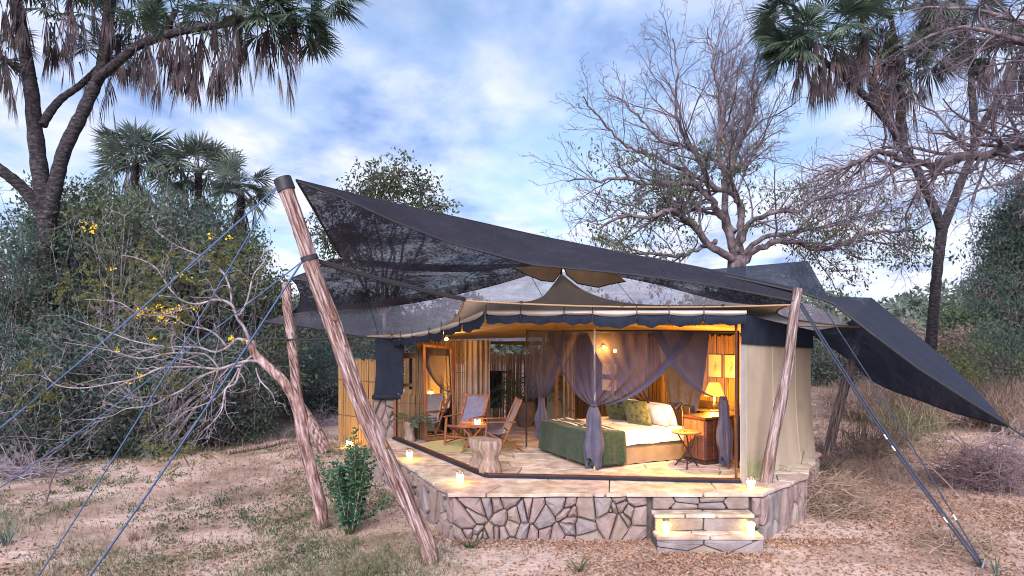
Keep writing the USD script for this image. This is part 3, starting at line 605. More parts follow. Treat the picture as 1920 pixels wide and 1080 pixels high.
# ------------------------------------------------------------ poles
def pole(label, pts, rad, mat='pole_wood', n=16, k=60, seed=0, rough=.10, capped=False, knots=(), furrow=.03):
    t = thing('support_pole', label, 'pole')
    c, r = resample(pts, k, rad); rs = np.random.default_rng(seed)
    v, f = tubes([(c, r)], n)
    ring = v.reshape(k, n, 3); q = np.stack(np.meshgrid(np.arange(k) * .14, np.arange(n), indexing='ij'), -1)
    a = np.arange(n) / n * TAU
    nz = meshkit.fbm(np.stack([np.cos(a)[None] * 2.2 + 0 * q[..., 0], np.sin(a)[None] * 2.2 + 0 * q[..., 0], q[..., 0] * 1.0], -1), 3, seed) - .5
    nz += .6 * (meshkit.noise(np.stack([np.cos(a)[None] * 5 + 0 * q[..., 0], np.sin(a)[None] * 5 + 0 * q[..., 0], q[..., 0] * .6], -1), seed + 3) - .5)
    zc = np.arange(k)[:, None] * (4.3 / k)
    wob = meshkit.fbm(np.stack([np.cos(a)[None] * 1.3 + 0 * zc, np.sin(a)[None] * 1.3 + 0 * zc, zc * 2.2 + 0 * a[None]], -1), 3, seed + 9)
    ridge_ = np.abs(np.sin(a[None] * 5.5 + wob * 13)) ** .6 + .5 * np.abs(np.sin(a[None] * 9.5 - wob * 17)) ** .7 - 1.0
    ring = c[:, None] + (ring - c[:, None]) * (1 + nz * rough * 3 + furrow * ridge_ * 2)[..., None]
    put('trunk', (ring.reshape(-1, 3), f), LOOK[mat], t, smooth=55)
    for (s, ang, rad2) in knots:
        i = int(s * (k - 1)); d = unit(V(math.cos(ang), math.sin(ang), .25)); d[2] = .15
        put('knot', tube([c[i] + d * r[i] * .6, c[i] + d * (r[i] + .02)], [rad2 * 1.2, rad2 * .8], 9), LOOK['knot_wood'], t)
    return t, c, r
pole1, pc, pr = pole('tall leaning bark covered pole with black cap at left front', np.vstack([G(*P(807, 1055, 7.19)[:2]) - V(0, 0, .15), PL((805, 1040, 7.19), (770, 955, 7.17), (735, 880, 7.15), (700, 810, 7.13), (655, 700, 7.1), (622, 600, 7.07), (590, 515, 7.04), (563, 430, 7.02), (532, 345, 7.0))]),
     [.092, .09, .082, .083, .09, .085, .084, .078, .076, .074], n=48, k=170, seed=3, rough=.10, knots=((.665, -1.0, .028), (.60, -.55, .026), (.34, -.6, .022)), furrow=.055)
ctop = P(531, 340, 7.0); ax_ = unit(pc[-1] - pc[-4])
put('pole_cap', tube([ctop - ax_ * .10, ctop - ax_ * .1, ctop + ax_ * .03, ctop + ax_ * .035], [.092, .094, .094, .088], 18), LOOK['black_cap'], pole1, smooth=40)
pole('right leaning grey pole standing on the terrace corner beside the canvas wall', PL((1436, 908, 8.56), (1448, 830, 8.56), (1466, 745, 8.57), (1480, 670, 8.58), (1487, 600, 8.6), (1497, 541, 8.62)),
     [.08, .068, .072, .064, .062, .056], 'pole_grey', n=16, k=70, seed=5, rough=.09)
pole('rear right grey pole leaning under the right shade net', np.vstack([G(*P(1552, 848, 13.6)[:2]), PL((1566, 790, 13.6), (1585, 720, 13.6), (1600, 665, 13.6), (1612, 622, 13.6))]), [.10, .095, .09, .085, .08], 'pole_grey', n=10, k=40, seed=6, rough=.08)
pole('thin crooked rear pole behind the left shade net with its base to the right', np.vstack([G(*P(612, 850, 13.7)[:2]), PL((590, 805, 13.8), (575, 780, 13.85), (560, 755, 13.9), (552, 690, 13.9), (547, 640, 13.9), (540, 580, 13.9), (537, 530, 13.9)) ]),
     [.14, .13, .12, .10, .10, .10, .10, .09], 'pole_wood', n=10, k=40, seed=7, rough=.1)

# ------------------------------------------------------------ guy ropes
def rope(label, pts, r=.008, mat='rope', cat='rope', hw=(), extra=None):
    t = thing('guy_rope', label, cat); pts = np.array(pts)
    c = resample(pts, 24) if len(pts) > 2 else pts[0] + (pts[1] - pts[0]) * np.linspace(0, 1, 24)[:, None]
    c = c - V(0, 0, 1) * (np.sin(np.linspace(0, np.pi, 24)) * .012 * np.linalg.norm(c[-1] - c[0]))[:, None]
    put('cord', tube(c, r, 6), LOOK[mat], t, smooth=True)
    for s in hw:
        i = int(s * 22); put('tensioner', bar(c[i], c[i] + (c[i + 1] - c[i]) * .45, .03, .02), LOOK['steel'], t)
    if extra:
        put('cord', tube(c + np.array(extra), r, 6), LOOK[mat], t, smooth=True)
    return c
top1 = P(519, 352, 6.98)
rope('blue guy rope from the tall pole cap down to the bottom left foreground', [top1, P(60, 1100, 6.7)], .0075, 'rope_blue', extra=(.012, 0, .022))
rope('guy rope from the tall pole cap to far left through the thicket', [top1, P(-180, 945, 9.2)], .007, 'rope_blue', extra=(.012, 0, .02))
mid1 = P(567, 490, 7.0)
rope('thickest blue guy rope from halfway up the tall pole to the left foreground', [mid1, P(155, 1100, 6.6)], .010, 'rope_blue', extra=(.02, 0, .035))
rope('guy rope from halfway up the tall pole running left past the acacia', [mid1, P(-170, 1030, 8.2)], .007, 'rope_blue')
rope('black strap from the tall pole to the front left corner of the tent roof', [P(578, 486, 7.05), P(872, 563, 8.4)], .018, 'strap', extra=(.0, 0, .02))
iw = int(np.argmin(np.abs(pc[:, 2] - P(567, 487, 7.0)[2])))
put('rope_wrap', tube(pc[iw] + (pc[iw + 2] - pc[iw])[None] * np.linspace(0, 1, 4)[:, None], pr[iw] * 1.16, 16), LOOK['strap'], pole1, smooth=40)
rope('dark cable running level from the left roof corner behind the tall pole', [P(688, 631, 12.3), P(480, 634, 14.5)], .02, 'strap')
anch = G(*P(1842, 1068, 7.02)[:2])
rope('doubled black guy rope from the right pole to the ground peg', [P(1500, 572, 8.6), P(1683, 845, 7.7), anch], .012, 'rope', hw=(.58, .62, .9), extra=(.015, 0, .03))
rope('thin guy rope from the right net hem to the ground peg', [P(1530, 556, 8.55), P(1740, 880, 7.6), anch + V(.03, 0, .0)], .008, 'rope', hw=(.9,))
rope('short cord from the right roof corner to the right pole', [P(1480, 571, 8.62), P(1493, 566, 8.62)], .009, 'strap')
rope('cord from the low tip of the right net out of frame to the right', [P(1888, 797, 8.5), P(2100, 930, 8.0)], .014, 'strap')
peg = thing('tent_peg', 'steel ground peg where the right guy ropes meet', 'peg')
put('stake', tube([anch - V(.05, 0, .15), anch + V(.03, 0, .10)], .014, 8), LOOK['steel'], peg)
put('loop', tube([anch + V(.03 * math.cos(a), 0, .07 + .03 * math.sin(a)) for a in np.linspace(0, TAU, 12)], .006, 5), LOOK['strap'], peg)

# ------------------------------------------------------------ furniture under the tent
UB, VB = V(.906, .423, 0), V(-.423, .906, 0)
B0 = V(1.16, 9.42, FZ); BL_, BW = 1.62, 1.5
def bed_pt(u, v, z=0.0): return B0 + UB * u + VB * v + V(0, 0, z)
RB = np.stack([UB, VB, V(0, 0, 1)], 1)
BED = thing('bed', 'wide bed with white sheet and brown skirt under the mosquito net', 'bed')
put('bed_base', box((BL_ - .06, BW - .06, .22), bed_pt(BL_ / 2, BW / 2, .13), .01, RB), LOOK['dark_wood'], BED)
def draped(u0, u1, w0, w1, ztop, zbot, mat, name, parent, r=.05, wave=.012, seed=0, nseg=26, top=True, flare=.03, **k):
    """cloth over a box top with rounded edge and hanging sides"""
    prof = [(1.0, zbot), (1.0, zbot + (ztop - zbot) * .35), (1.0, zbot + (ztop - zbot) * .7), (1.0, ztop - r), (.985, ztop - r * .35), (.95, ztop - .005), (.5, ztop), (0.0, ztop)]
    # perimeter
    per = []
    L, W = u1 - u0, w1 - w0
    for i in range(nseg): per.append((u0 + L * i / nseg, w0, 0, -1))
    for i in range(nseg): per.append((u1, w0 + W * i / nseg, 1, 0))
    for i in range(nseg): per.append((u1 - L * i / nseg, w1, 0, 1))
    for i in range(nseg): per.append((u0, w1 - W * i / nseg, -1, 0))
    per = np.array(per, float); m = len(per); rs = np.random.default_rng(seed)
    ph = meshkit.noise(np.stack([np.arange(m) * .55, np.zeros(m), np.full(m, seed)], 1), seed) - .5
    rows = []
    cu_, cw_ = (u0 + u1) / 2, (w0 + w1) / 2
    for (s, z) in prof:
        hang = max(0, (ztop - r - z) / max(ztop - r - zbot, .01)) if z < ztop - r else 0
        uu = cu_ + (per[:, 0] - cu_) * s + per[:, 2] * (flare * hang + ph * wave * 2 * hang); ww = cw_ + (per[:, 1] - cw_) * s + per[:, 3] * (flare * hang + ph * wave * 2 * hang)
        if s == 1.0 and z > zbot: pass
        zz = np.full(m, z) + (ph * .03 if hang > .99 else 0) + (.008 * np.sin(per[:, 0] * 9 + per[:, 1] * 7) if s < .97 else 0)
        rows.append(B0 + uu[:, None] * UB + ww[:, None] * VB + np.stack([0 * zz, 0 * zz, zz], 1))
    g = np.array(rows); g = np.concatenate([g, g[:, :1]], 1)
    return put(name, grid(g.transpose(1, 0, 2)), LOOK[mat], parent, smooth=50, **k)
draped(.01, BL_, .01, BW, .36, .02, 'skirt', 'bed_skirt', BED, wave=.012, seed=2, flare=.02)
draped(-.015, BL_ + .01, -.015, BW + .01, .50, .30, 'sheet_white', 'sheet', BED, r=.06, wave=.015, seed=3, flare=.02)
put('headboard', box((.05, BW + .1, .80), bed_pt(BL_ + .06, BW / 2, .40), .01, RB), LOOK['desk_wood'], BED)
TH = draped(-.06, .50, -.05, BW + .05, .515, .06, 'throw_green', 'throw_blanket', None, r=.06, wave=.035, seed=4, flare=.05, label='dark green throw blanket draped over the foot of the bed', cat='blanket')
for uu, w in ((.10, .05), (.20, .025), (.27, .025), (.36, .05)):
    s_ = np.linspace(.02, BW - .04, 24)[:, None]; q_ = np.linspace(0, w, 3)[None]
    zz_ = .521 + .008 * np.sin((uu + q_) * 9 + s_ * 7)
    g_ = B0 + (uu + q_ + 0 * s_)[..., None] * UB + (s_ + 0 * q_)[..., None] * VB + np.stack([0 * zz_, 0 * zz_, zz_], -1)
    put('woven_stripe', grid(g_), LOOK['throw_stripe'], TH)
def pillow(name, label, c, L, H, Tk, mat, yaw, lean, seed):
    nu, nv = 25, 25; a = np.linspace(-1, 1, nu)[:, None]; b = np.linspace(-1, 1, nv)[None]
    e = (np.clip(1 - np.abs(a) ** 3.2, 0, 1) * np.clip(1 - np.abs(b) ** 3.2, 0, 1)) ** .55
    x = a * L / 2 * (1 - .07 * np.abs(b) ** 2 * (1 - np.abs(a))) + 0 * b; z = b * H / 2 * (1 - .07 * np.abs(a) ** 2 * (1 - np.abs(b))) + 0 * a
    w = meshkit.fbm(np.stack([x * 9, z * 9, 0 * x + seed], -1), 3, seed) - .5
    fr = np.stack([x, -Tk / 2 * e - w * .02 * e, z], -1); bk = np.stack([x, Tk / 2 * e, z], -1)
    R = rotm((0, 0, 1), yaw) @ rotm((1, 0, 0), lean)
    v, f = join([grid(fr), (grid(bk)[0], grid(bk)[1][:, ::-1])])
    put(name, (v @ R.T + c, f), LOOK[mat], None, smooth=60, label=label, cat=name.split('_')[-1] if '_' in name else name)
yaw = math.atan2(VB[1], VB[0])
PY = yaw + math.pi                                       # face towards the foot
def pcn(u, v, h): return bed_pt(u, v, .50 + h)
pillow('pillow', 'white pillow at the near end of the bed head beside the reading lamp', pcn(1.42, .28, .17), .52, .36, .17, 'pillow_white', PY, .42, 1)
pillow('pillow', 'white pillow leaning in front of the bed head between green cushion and lamp', pcn(1.26, .30, .17), .52, .36, .17, 'pillow_white', PY, .50, 2)
pillow('pillow', 'pale blue grey pillow between the two green cushions', pcn(1.36, .95, .17), .50, .36, .17, 'pillow_grey', PY, .45, 3)
pillow('green_cushion', 'green velvet cushion nearer the reading lamp in front of the white pillows', pcn(1.04, .42, .19), .44, .42, .15, 'cushion_green', PY + .35, .40, 4)
pillow('green_cushion', 'green velvet cushion farther left beside the pale blue pillow', pcn(1.12, 1.06, .19), .44, .42, .15, 'cushion_green', PY + .45, .40, 5)
# mosquito net
NT = thing('mosquito_net', 'sheer purple grey mosquito net tied back on a square frame over the bed', 'bed net')
Nn, Nr, Nl = P(1115, 619, 9.38), P(1384, 622, 9.45), P(987, 620, 11.2); Nb = Nr + (Nl - Nn)
for q in (Nn, Nr, Nl, Nb): put('net_post', tube([V(q[0], q[1], FZ), q + V(0, 0, .02)], .014, 8), LOOK['paper'] if q is Nn else LOOK['dark_metal'], NT)
put('top_rail', join([bar(a, b, .022, .022) for a, b in ((Nn, Nr), (Nn, Nl), (Nl, Nb), (Nr, Nb))]), LOOK['dark_metal'], NT)
put('roof_net', grid(coons(np.stack([Nn, Nr]), np.stack([Nl, Nb]), np.stack([Nn, Nl]), np.stack([Nr, Nb]), 10, 10) + V(0, 0, .02)), LOOK['net_sheer'], NT)
def net_curtain(Ta, Tb, K, ztie, wk, far_first=False, folds=4, seed=0, mat='net_sheer', hem=True, tail=True, name='net_curtain'):
    """gathers from the rail Ta-Tb to the tie point K (xy); Ta is the side that hangs straight"""
    nu, nv = 70, 26; u = np.linspace(0, 1, nu)[:, None]; v = np.linspace(0, 1, nv)[None]
    ax = unit(Tb - Ta); N = unit(np.cross(ax, V(0, 0, 1)))
    top = Ta + (Tb - Ta) * u[..., None]
    kk = V(K[0], K[1], ztie) + ax * ((u - .5) * wk)[..., None]
    h = v ** (1.0 + .25 * (1 - u)); zf = v * (1 - u) + (1 - (1 - v) ** 2.1) * u
    g = top + (kk - top) * h[..., None]; g[..., 2] = top[..., 2] + (ztie - top[..., 2]) * zf
    g = g + N * ((.010 + .02 * v) * np.sin(u * folds * TAU + seed) + .004 * np.sin(u * 30 + v * 5 + seed))[..., None]
    put(name, grid(g), LOOK[mat], NT, smooth=True)
    if hem:
        e = g[-9:, :].copy(); e = e + N * .012
        put('net_hem', grid(e), LOOK['net_hem'], NT, smooth=True)
    return g[:, -1].mean(0)
def net_tail(K, ztie, zend, r0, r1, seed, skew=(0, 0)):
    nu, nv = 48, 22; a = np.linspace(0, TAU, nu)[:, None]; v = np.linspace(0, 1, nv)[None]
    r = (r0 + (r1 - r0) * np.minimum(1, v * 2.2) ** .8 + .012 * np.sin(v * 11 + seed)) * (1 + .30 * np.sin(a * 5 + seed + v * 1.2) * np.minimum(1, v * 3 + .25) + .16 * np.sin(a * 11 - v * 2 + seed) * np.minimum(1, v * 2))
    z = ztie + (zend + .06 - ztie) * v + .09 * np.sin(a * 2 + seed) * v ** 3
    g = np.stack([K[0] + r * np.cos(a) + skew[0] * v, K[1] + r * np.sin(a) * .8 + skew[1] * v, z + 0 * a], -1)
    put('net_tail', grid(g), LOOK['drape'], NT, smooth=True)
    put('tie_band', tube([V(K[0], K[1], ztie - .02), V(K[0], K[1], ztie + .02)], r0 * 1.15, 12), LOOK['net_hem'], NT, smooth=True)
def on(a, b, s): return a + (b - a) * s
K1 = P(1113, 760, 9.36); K2 = P(1356, 746, 9.42); K3 = P(1015, 744, 11.1)
zt1, zt2, zt3 = K1[2], K2[2], K3[2]
net_curtain(Nn, on(Nn, Nr, .70), K1, zt1, .09, seed=0)
net_curtain(Nr, on(Nn, Nr, .40), K2, zt2, .08, seed=1)
net_curtain(Nn - V(.01, .01, 0), on(Nn, Nl, .68), K1, zt1, .09, seed=2)
net_curtain(Nl, on(Nl, Nn, .62), K3, zt3, .08, seed=3)
net_tail(K1, zt1, FZ + .02, .045, .105, 0); net_tail(K2, zt2, FZ + .05, .04, .085, 1, (.04, 0)); net_tail(K3, zt3, FZ + .1, .04, .08, 2)
KB = Nb + V(.0, 0, 0)
net_curtain(on(Nb, Nr, .12), on(Nb, Nr, .72), on(Nb, Nr, .40), 1.12, .42, seed=4, mat='drape', hem=False, folds=3)
net_curtain(Nb, on(Nb, Nl, .5), Nb, 1.3, .1, seed=5, hem=False)
net_curtain(Nl, on(Nl, Nb, .45), Nl + V(.02, .03, 0), 1.35, .1, seed=6, hem=False)
# chest, desk, side table, lamps
RC = np.stack([unit(V(.86, .5, 0)), unit(V(-.5, .86, 0)), V(0, 0, 1)], 1)
CH = thing('wooden_chest', 'dark red wooden chest standing behind the round side table at the bed head', 'chest')
cb = V(2.78, 9.60, FZ)
def ch(u, v, z): return cb + RC[:, 0] * u + RC[:, 1] * v + V(0, 0, z)
put('carcass', box((.60, .42, .60), ch(.30, .21, .36), .012, RC), LOOK['dark_wood'], CH)
put('top_board', box((.66, .48, .04), ch(.30, .21, .68), .01, RC), LOOK['dark_wood'], CH)
for k in range(4): put('plank', box((.135, .02, .56), ch(.075 + k * .15, -.006, .36), .006, RC), LOOK['dark_wood'], CH)
for k in range(3): put('plank', box((.02, .125, .56), ch(-.006, .075 + k * .138, .36), .006, RC), LOOK['red_wood'], CH)
put('plinth', box((.58, .40, .06), ch(.30, .21, .035), .008, RC), LOOK['desk_wood'], CH)
DK = thing('writing_desk', 'dark desk against the lamp lit reed wall in the right corner', 'desk')
dc = P(1345, 770, 10.5); RD = np.stack([unit(V(.62, -.78, 0)), unit(V(.78, .62, 0)), V(0, 0, 1)], 1)
put('desk_top', box((1.1, .42, .04), V(dc[0], dc[1], 1.22), .008, RD), LOOK['desk_wood'], DK)
for sx in (-1, 1):
    for sy in (-1, 1): put('leg', box((.05, .05, .66), V(dc[0], dc[1], FZ + .33) + RD[:, 0] * .5 * sx + RD[:, 1] * .16 * sy, .006, RD), LOOK['desk_wood'], DK)
put('back_board', box((1.1, .03, .12), V(dc[0], dc[1], 1.30) + RD[:, 1] * .19, .006, RD), LOOK['desk_wood'], DK)
TL = thing('table_lamp', 'lit table lamp with pleated yellow shade on the corner desk', 'lamp')
tp = V(P(1340, 770, 10.4)[0], 10.42, 1.24)
put('lamp_base', lathe([(.001, 0), (.07, 0), (.07, .015), (.02, .03), (.028, .09), (.014, .14), (.012, .3), (.001, .3)], 16, tp), LOOK['clay'], TL, smooth=40)
put('lamp_shade', lathe([(.155, .24), (.145, .27), (.085, .44), (.08, .445)], 24, tp), LOOK['shade_glow'], TL, smooth=40)
lamp(TL, 'light', tp + V(0, 0, .50), 13.0, .05)
lamp(TL, 'light_below', tp + V(0, 0, .20), 5.0, .04)
ST = thing('side_table', 'small round side table with wooden top on crossed black metal legs', 'table')
sp = V(P(1287, 800, 9.50)[0], 9.50, FZ)
put('table_top', lathe([(.001, .49), (.19, .49), (.205, .497), (.205, .513), (.195, .52), (.001, .52)], 28, sp), LOOK['table_wood'], ST, smooth=30)
for k in range(3):
    a = k * TAU / 3 + .3
    put('leg', tube([sp + V(.19 * math.cos(a), .19 * math.sin(a), 0), sp + V(-.05 * math.cos(a) + .03, -.05 * math.sin(a), .30), sp + V(-.14 * math.cos(a), -.14 * math.sin(a), .49)], .010, 7), LOOK['dark_metal'], ST)
    put('brace', tube([sp + V(.16 * math.cos(a), .16 * math.sin(a), .08), sp + V(.14 * math.cos(a + TAU / 3), .14 * math.sin(a + TAU / 3), .09)], .006, 6), LOOK['dark_metal'], ST)
RL = thing('reading_lamp', 'brass gooseneck reading lamp shining on the bed from the round table', 'lamp')
rp = sp + V(-.06, -.02, .52)
put('lamp_base', lathe([(.001, 0), (.055, 0), (.055, .012), (.012, .02), (.001, .02)], 18, rp), LOOK['brass'], RL, smooth=40)
arc = [rp + V(0, 0, .02), rp + V(.0, 0, .28)] + [rp + V(-.055 + .055 * math.cos(a), 0, .28 + .075 * math.sin(a)) for a in np.linspace(.3, 2.5, 8)]
put('gooseneck', tube(arc, .007, 8), LOOK['brass'], RL, smooth=True)
hp, hd = rp + V(-.08, 0, .34), unit(V(-.72, .12, -.68))
v, f = lathe([(.012, .10), (.022, .085), (.03, .05), (.06, -.02), (.057, -.02), (.025, .05), (.001, .075)], 18)
zz = -hd; xx = unit(np.cross(V(0, 1, 0), zz)); yy = np.cross(zz, xx)
put('lamp_head', (v @ np.stack([xx, yy, zz], 1).T + hp, f), LOOK['dark_metal'], RL, smooth=40)
put('lit_bulb', from_tm(trimesh.creation.icosphere(2, .02).apply_translation(hp + hd * .0)), LOOK['bulb'], RL, smooth=True)
lamp(RL, 'light', hp + hd * .045, 9.0, .02)
# second lamp glow behind the bed
def ceiling_spot(label, loc, power):
    t = thing('wall_spotlight', label, 'lamp')
    put('bulb', from_tm(trimesh.creation.icosphere(2, .03).apply_translation(loc)), LOOK['bulb'], t, smooth=True)
    put('socket', tube([loc + V(0, .02, .02), loc + V(0, .10, .08)], .022, 10), LOOK['dark_metal'], t)
    if power: lamp(t, 'light', loc + V(0, -.06, -.02), power, .04)
ceiling_spot('bright bare spotlight glowing behind the net near the front net post', P(1132, 651, 11.2), 6.0)
ceiling_spot('smaller spotlight just right of and below the bright spotlight behind the net', P(1153, 658, 11.3), 0)
ceiling_spot('bright yellow bulb under the left eave above the mirror', P(837, 636, 11.35), 2.4)
# pictures
def picture(label, c, w, h, N):
    t = thing('framed_picture', label, 'picture'); N = unit(N); U = unit(np.cross(V(0, 0, 1), N)); R = np.stack([U, N, V(0, 0, 1)], 1)
    put('paper', box((w - .02, .008, h - .02), c + N * .008, 0, R), LOOK['paper'], t)
    for sx in (-1, 1): put('frame_bar', box((.018, .022, h), c + U * sx * (w / 2 - .009), .002, R), LOOK['dark_wood'], t)
    for sz in (-1, 1): put('frame_bar', box((w - .036, .022, .018), c + V(0, 0, sz * (h / 2 - .009)), .002, R), LOOK['dark_wood'], t)
    # a small ink drawing of a standing bird-like sketch: few strokes
    s = h * .5; L = [[(-.05, -.5), (-.02, -.1), (.10, .25), (.0, .5)], [(.08, -.5), (.06, -.1), (.10, .25)], [(.10, .25), (.28, .05), (.2, -.12), (-.02, -.1)]]
    put('sketch', join([tube([c + N * .014 + U * (x * s) + V(0, 0, z * s * .8) for x, z in l], .004, 4) for l in L]), LOOK['ink'], t)
nw = unit(V(-.78, -.62, 0)); 
def wall_pt(px, z):   # on the gold reed wall
    A, B = V(4.35, 10.35, 0), V(2.75, 12.35, 0); k = (px - CX) / FP
    s = (A[0] - k * A[1]) / (k * (B[1] - A[1]) - (B[0] - A[0])); p = A + (B - A) * s; return V(p[0], p[1], z) + nw * .03
picture('framed sketch above the table lamp on the lit reed wall', wall_pt(1343, 1.90), .27, .40, nw)
picture('framed sketch at the right edge of the lit reed wall', wall_pt(1374, 1.90), .27, .40, nw)
nd = unit(V(-.61, -.79, 0))
picture('upper small framed picture behind the net left of the bed', P(1143, 692, 12.9), .33, .23, nd)
picture('lower small framed picture behind the net left of the bed', P(1143, 722, 12.9), .33, .23, nd)
# safari chairs
def chair(label, loc, rz):
    t = thing('safari_chair', label, 'chair', None, loc, rz)
    UsdGeom.Xformable(t).AddScaleOp().Set(Gf.Vec3f(.86, .86, .86))
    for s in (-1, 1):
        y = .27 * s
        put('back_post', bar((-.36, y, .98), (.02, y, .10), .028, .05, (0, 1, 0)), LOOK['chair_wood'], t)
        put('front_leg', bar((.36, y * 1.06, .0), (.30, y * 1.06, .56), .028, .05, (0, 1, 0)), LOOK['chair_wood'], t)
        put('rear_leg', bar((-.42, y * .88, .0), (.31, y * .88, .40), .028, .05, (0, 1, 0)), LOOK['chair_wood'], t)
        put('foot_rail', bar((-.38, y * 1.12, .10), (.36, y * 1.12, .06), .022, .04, (0, 1, 0)), LOOK['chair_wood'], t)
        put('armrest', box((.62, .06, .022), (.06, y * 1.08, .575), .008), LOOK['chair_wood'], t)
    for (x_, z_) in ((-.35, .955), (.31, .40), (-.10, .37), (.34, .20)): put('cross_rail', bar((x_, -.27, z_), (x_, .27, z_), .027, .03), LOOK['chair_wood'], t)
    s = np.linspace(0, 1, 14)[:, None]; w = np.linspace(-.245, .245, 5)[None]
    g = np.stack([.31 - .41 * s + 0 * w, w + 0 * s, .415 - .03 * s - .05 * np.sin(np.pi * s) + 0 * w], -1); put('seat_sling', thick(g, .006), LOOK['chair_cloth'], t, smooth=40)
    g = np.stack([-.115 - .235 * s - .03 * np.sin(np.pi * s) + 0 * w, w + 0 * s, .42 + .535 * s + 0 * w], -1); put('back_sling', thick(g, .006), LOOK['chair_cloth'], t, smooth=40)
    return t
chair('wooden safari chair with blue grey sling facing out beside the curtain', (P(876, 830, 11.4)[0], 11.4, FZ), math.radians(238))
chair('wooden safari chair turned sideways in front of the dark doorway', (P(938, 840, 10.85)[0], 10.85, FZ), math.radians(190))
TT = thing('tea_table', 'small reddish folding tea table between the two safari chairs', 'table')
t0 = V(P(886, 830, 10.75)[0], 10.75, FZ)
put('table_top', box((.40, .36, .022), t0 + V(0, 0, .42), .006), LOOK['chair_wood'], TT)
for s in (-1, 1): put('tray_rim', box((.42, .016, .05), t0 + V(0, s * .18, .435), .004), LOOK['chair_wood'], TT)
for s in (-1, 1):
    put('leg', bar(t0 + V(-.18, s * .15, 0), t0 + V(.15, s * .15, .41), .022, .035, (0, 1, 0)), LOOK['chair_wood'], TT)
    put('leg', bar(t0 + V(.18, s * .12, 0), t0 + V(-.15, s * .12, .41), .022, .035, (0, 1, 0)), LOOK['chair_wood'], TT)
put('stretcher', bar(t0 + V(-.14, -.14, .06), t0 + V(-.14, .14, .06), .02, .03), LOOK['chair_wood'], TT)
def lantern(name, label, loc, h=.17, r=.05, power=.6, lid=True, group=None):
    t = thing(name, label, 'lantern', group); loc = np.asarray(loc, float)
    put('glass_jar', lathe([(.001, .0), (r * .93, .0), (r, .012), (r, h * .72), (r * .8, h * .84), (r * .8, h * .9)], 18, loc), LOOK['jar_glass'], t, smooth=40)
    put('glowing_fill', lathe([(.001, .006), (r * .84, .008), (r * .86, h * .62), (.001, h * .62)], 16, loc), LOOK['jar_glow'], t, smooth=40)
    if lid: put('lid', lathe([(r * .84, h * .86), (r * .86, h * .86), (r * .86, h), (r * .8, h * 1.01), (.001, h * 1.01)], 18, loc), LOOK['steel'], t, smooth=40)
    lamp(t, 'light', loc + V(0, -r * 1.15, h * .45), power * .5, .02, (1.0, .55, .04)); lamp(t, 'light_behind', loc + V(0, r * 1.15, h * .45), power * .5, .02, (1.0, .55, .04))
lantern('candle_glass', 'small glass candle holder burning on the tea table', t0 + V(.08, -.04, .432), .11, .05, 1.2, lid=False)
lantern('jar_lantern', 'glowing jar lantern on the left terrace edge behind the tall pole', FL(768, 862))
lantern('jar_lantern', 'glowing jar lantern on the front left corner of the terrace', FL(859, 908) + V(.02, .05, 0))
lantern('jar_lantern', 'glowing jar lantern on the terrace at the foot of the right pole', FL(1408, 918))
lantern('jar_lantern', 'glowing jar lantern on the left end of the lower step', V(1.77, 7.66, .170))
lantern('jar_lantern', 'glowing jar lantern on the right end of the lower step', V(2.74, 7.66, .170))
q = G(*P(655, 815, 14.3)[:2]); lantern('jar_lantern', 'jar lantern on the ground in front of the reed fence', q, .19, .07, 1.2)
# log stools
def stool(label, loc, s, seed):
    t = thing('log_stool', label, 'stool'); n = 40; a = np.arange(n) / n * TAU
    prof = np.array([(.001, 0), (.145, 0), (.16, .03), (.15, .12), (.118, .19), (.112, .225), (.125, .27), (.165, .37), (.172, .45), (.16, .475), (.001, .478)])
    v, f = lathe(prof, n); g = v.reshape(len(prof), n, 3)
    k = 1 + .045 * np.sign(np.sin(a * 11)) * (np.abs(np.sin(a * 11)) ** .5) * (np.abs(prof[:, 1] - .235) > .03)[:, None] * (prof[:, 0] > .05)[:, None] + .03 * (meshkit.noise(np.stack([np.cos(a), np.sin(a), a * 0 + seed], 1) * 1.7, seed) - .5)
    g[..., :2] *= k[..., None]
    put('carved_log', (g.reshape(-1, 3) * s + loc, f), LOOK['log_wood'], t, smooth=35)
stool('carved log stool in front, nearest the terrace edge', FL(919, 889), .98, 1)
stool('carved log stool half hidden behind the front stool', FL(900, 880), .93, 2)
# rug
q = FL(885, 834); put('round_rug', lathe([(.001, .002), (.80, .002), (.815, .006), (.80, .012), (.001, .012)], 48, q + V(0, 0, .004)), LOOK['rug'], None, smooth=30, label='round pale green rug under the tea table', cat='rug')
# mirror
MR = thing('standing_mirror', 'tall mirror in red wooden frame leaning against the reed wall', 'mirror')
m0, m1 = P(796, 826, 11.62), P(854, 826, 11.95); mu = unit(m1 - m0); mw = np.linalg.norm(m1 - m0); mz0, mz1 = FZ + .01, 2.24
mN = unit(np.cross(mu, V(0, 0, 1)))
tilt = -mN * .0
mup = unit(V(0, 0, 1) - mN * .05); RM = np.stack([mu, -np.cross(mu, mup), mup], 1)
H = mz1 - mz0; mc = V(*((m0 + m1) / 2)[:2], mz0) + mup * H / 2
put('glass', box((mw - .07, .008, H - .07), mc, 0, RM), LOOK['mirror'], MR)
for s in (-1, 1):
    put('frame_side', box((.05, .04, H), mc + mu * s * (mw / 2 - .025), .006, RM), LOOK['red_wood'], MR)
    put('frame_end', box((mw - .10, .04, .05), mc + mup * s * (H / 2 - .025), .006, RM), LOOK['red_wood'], MR)
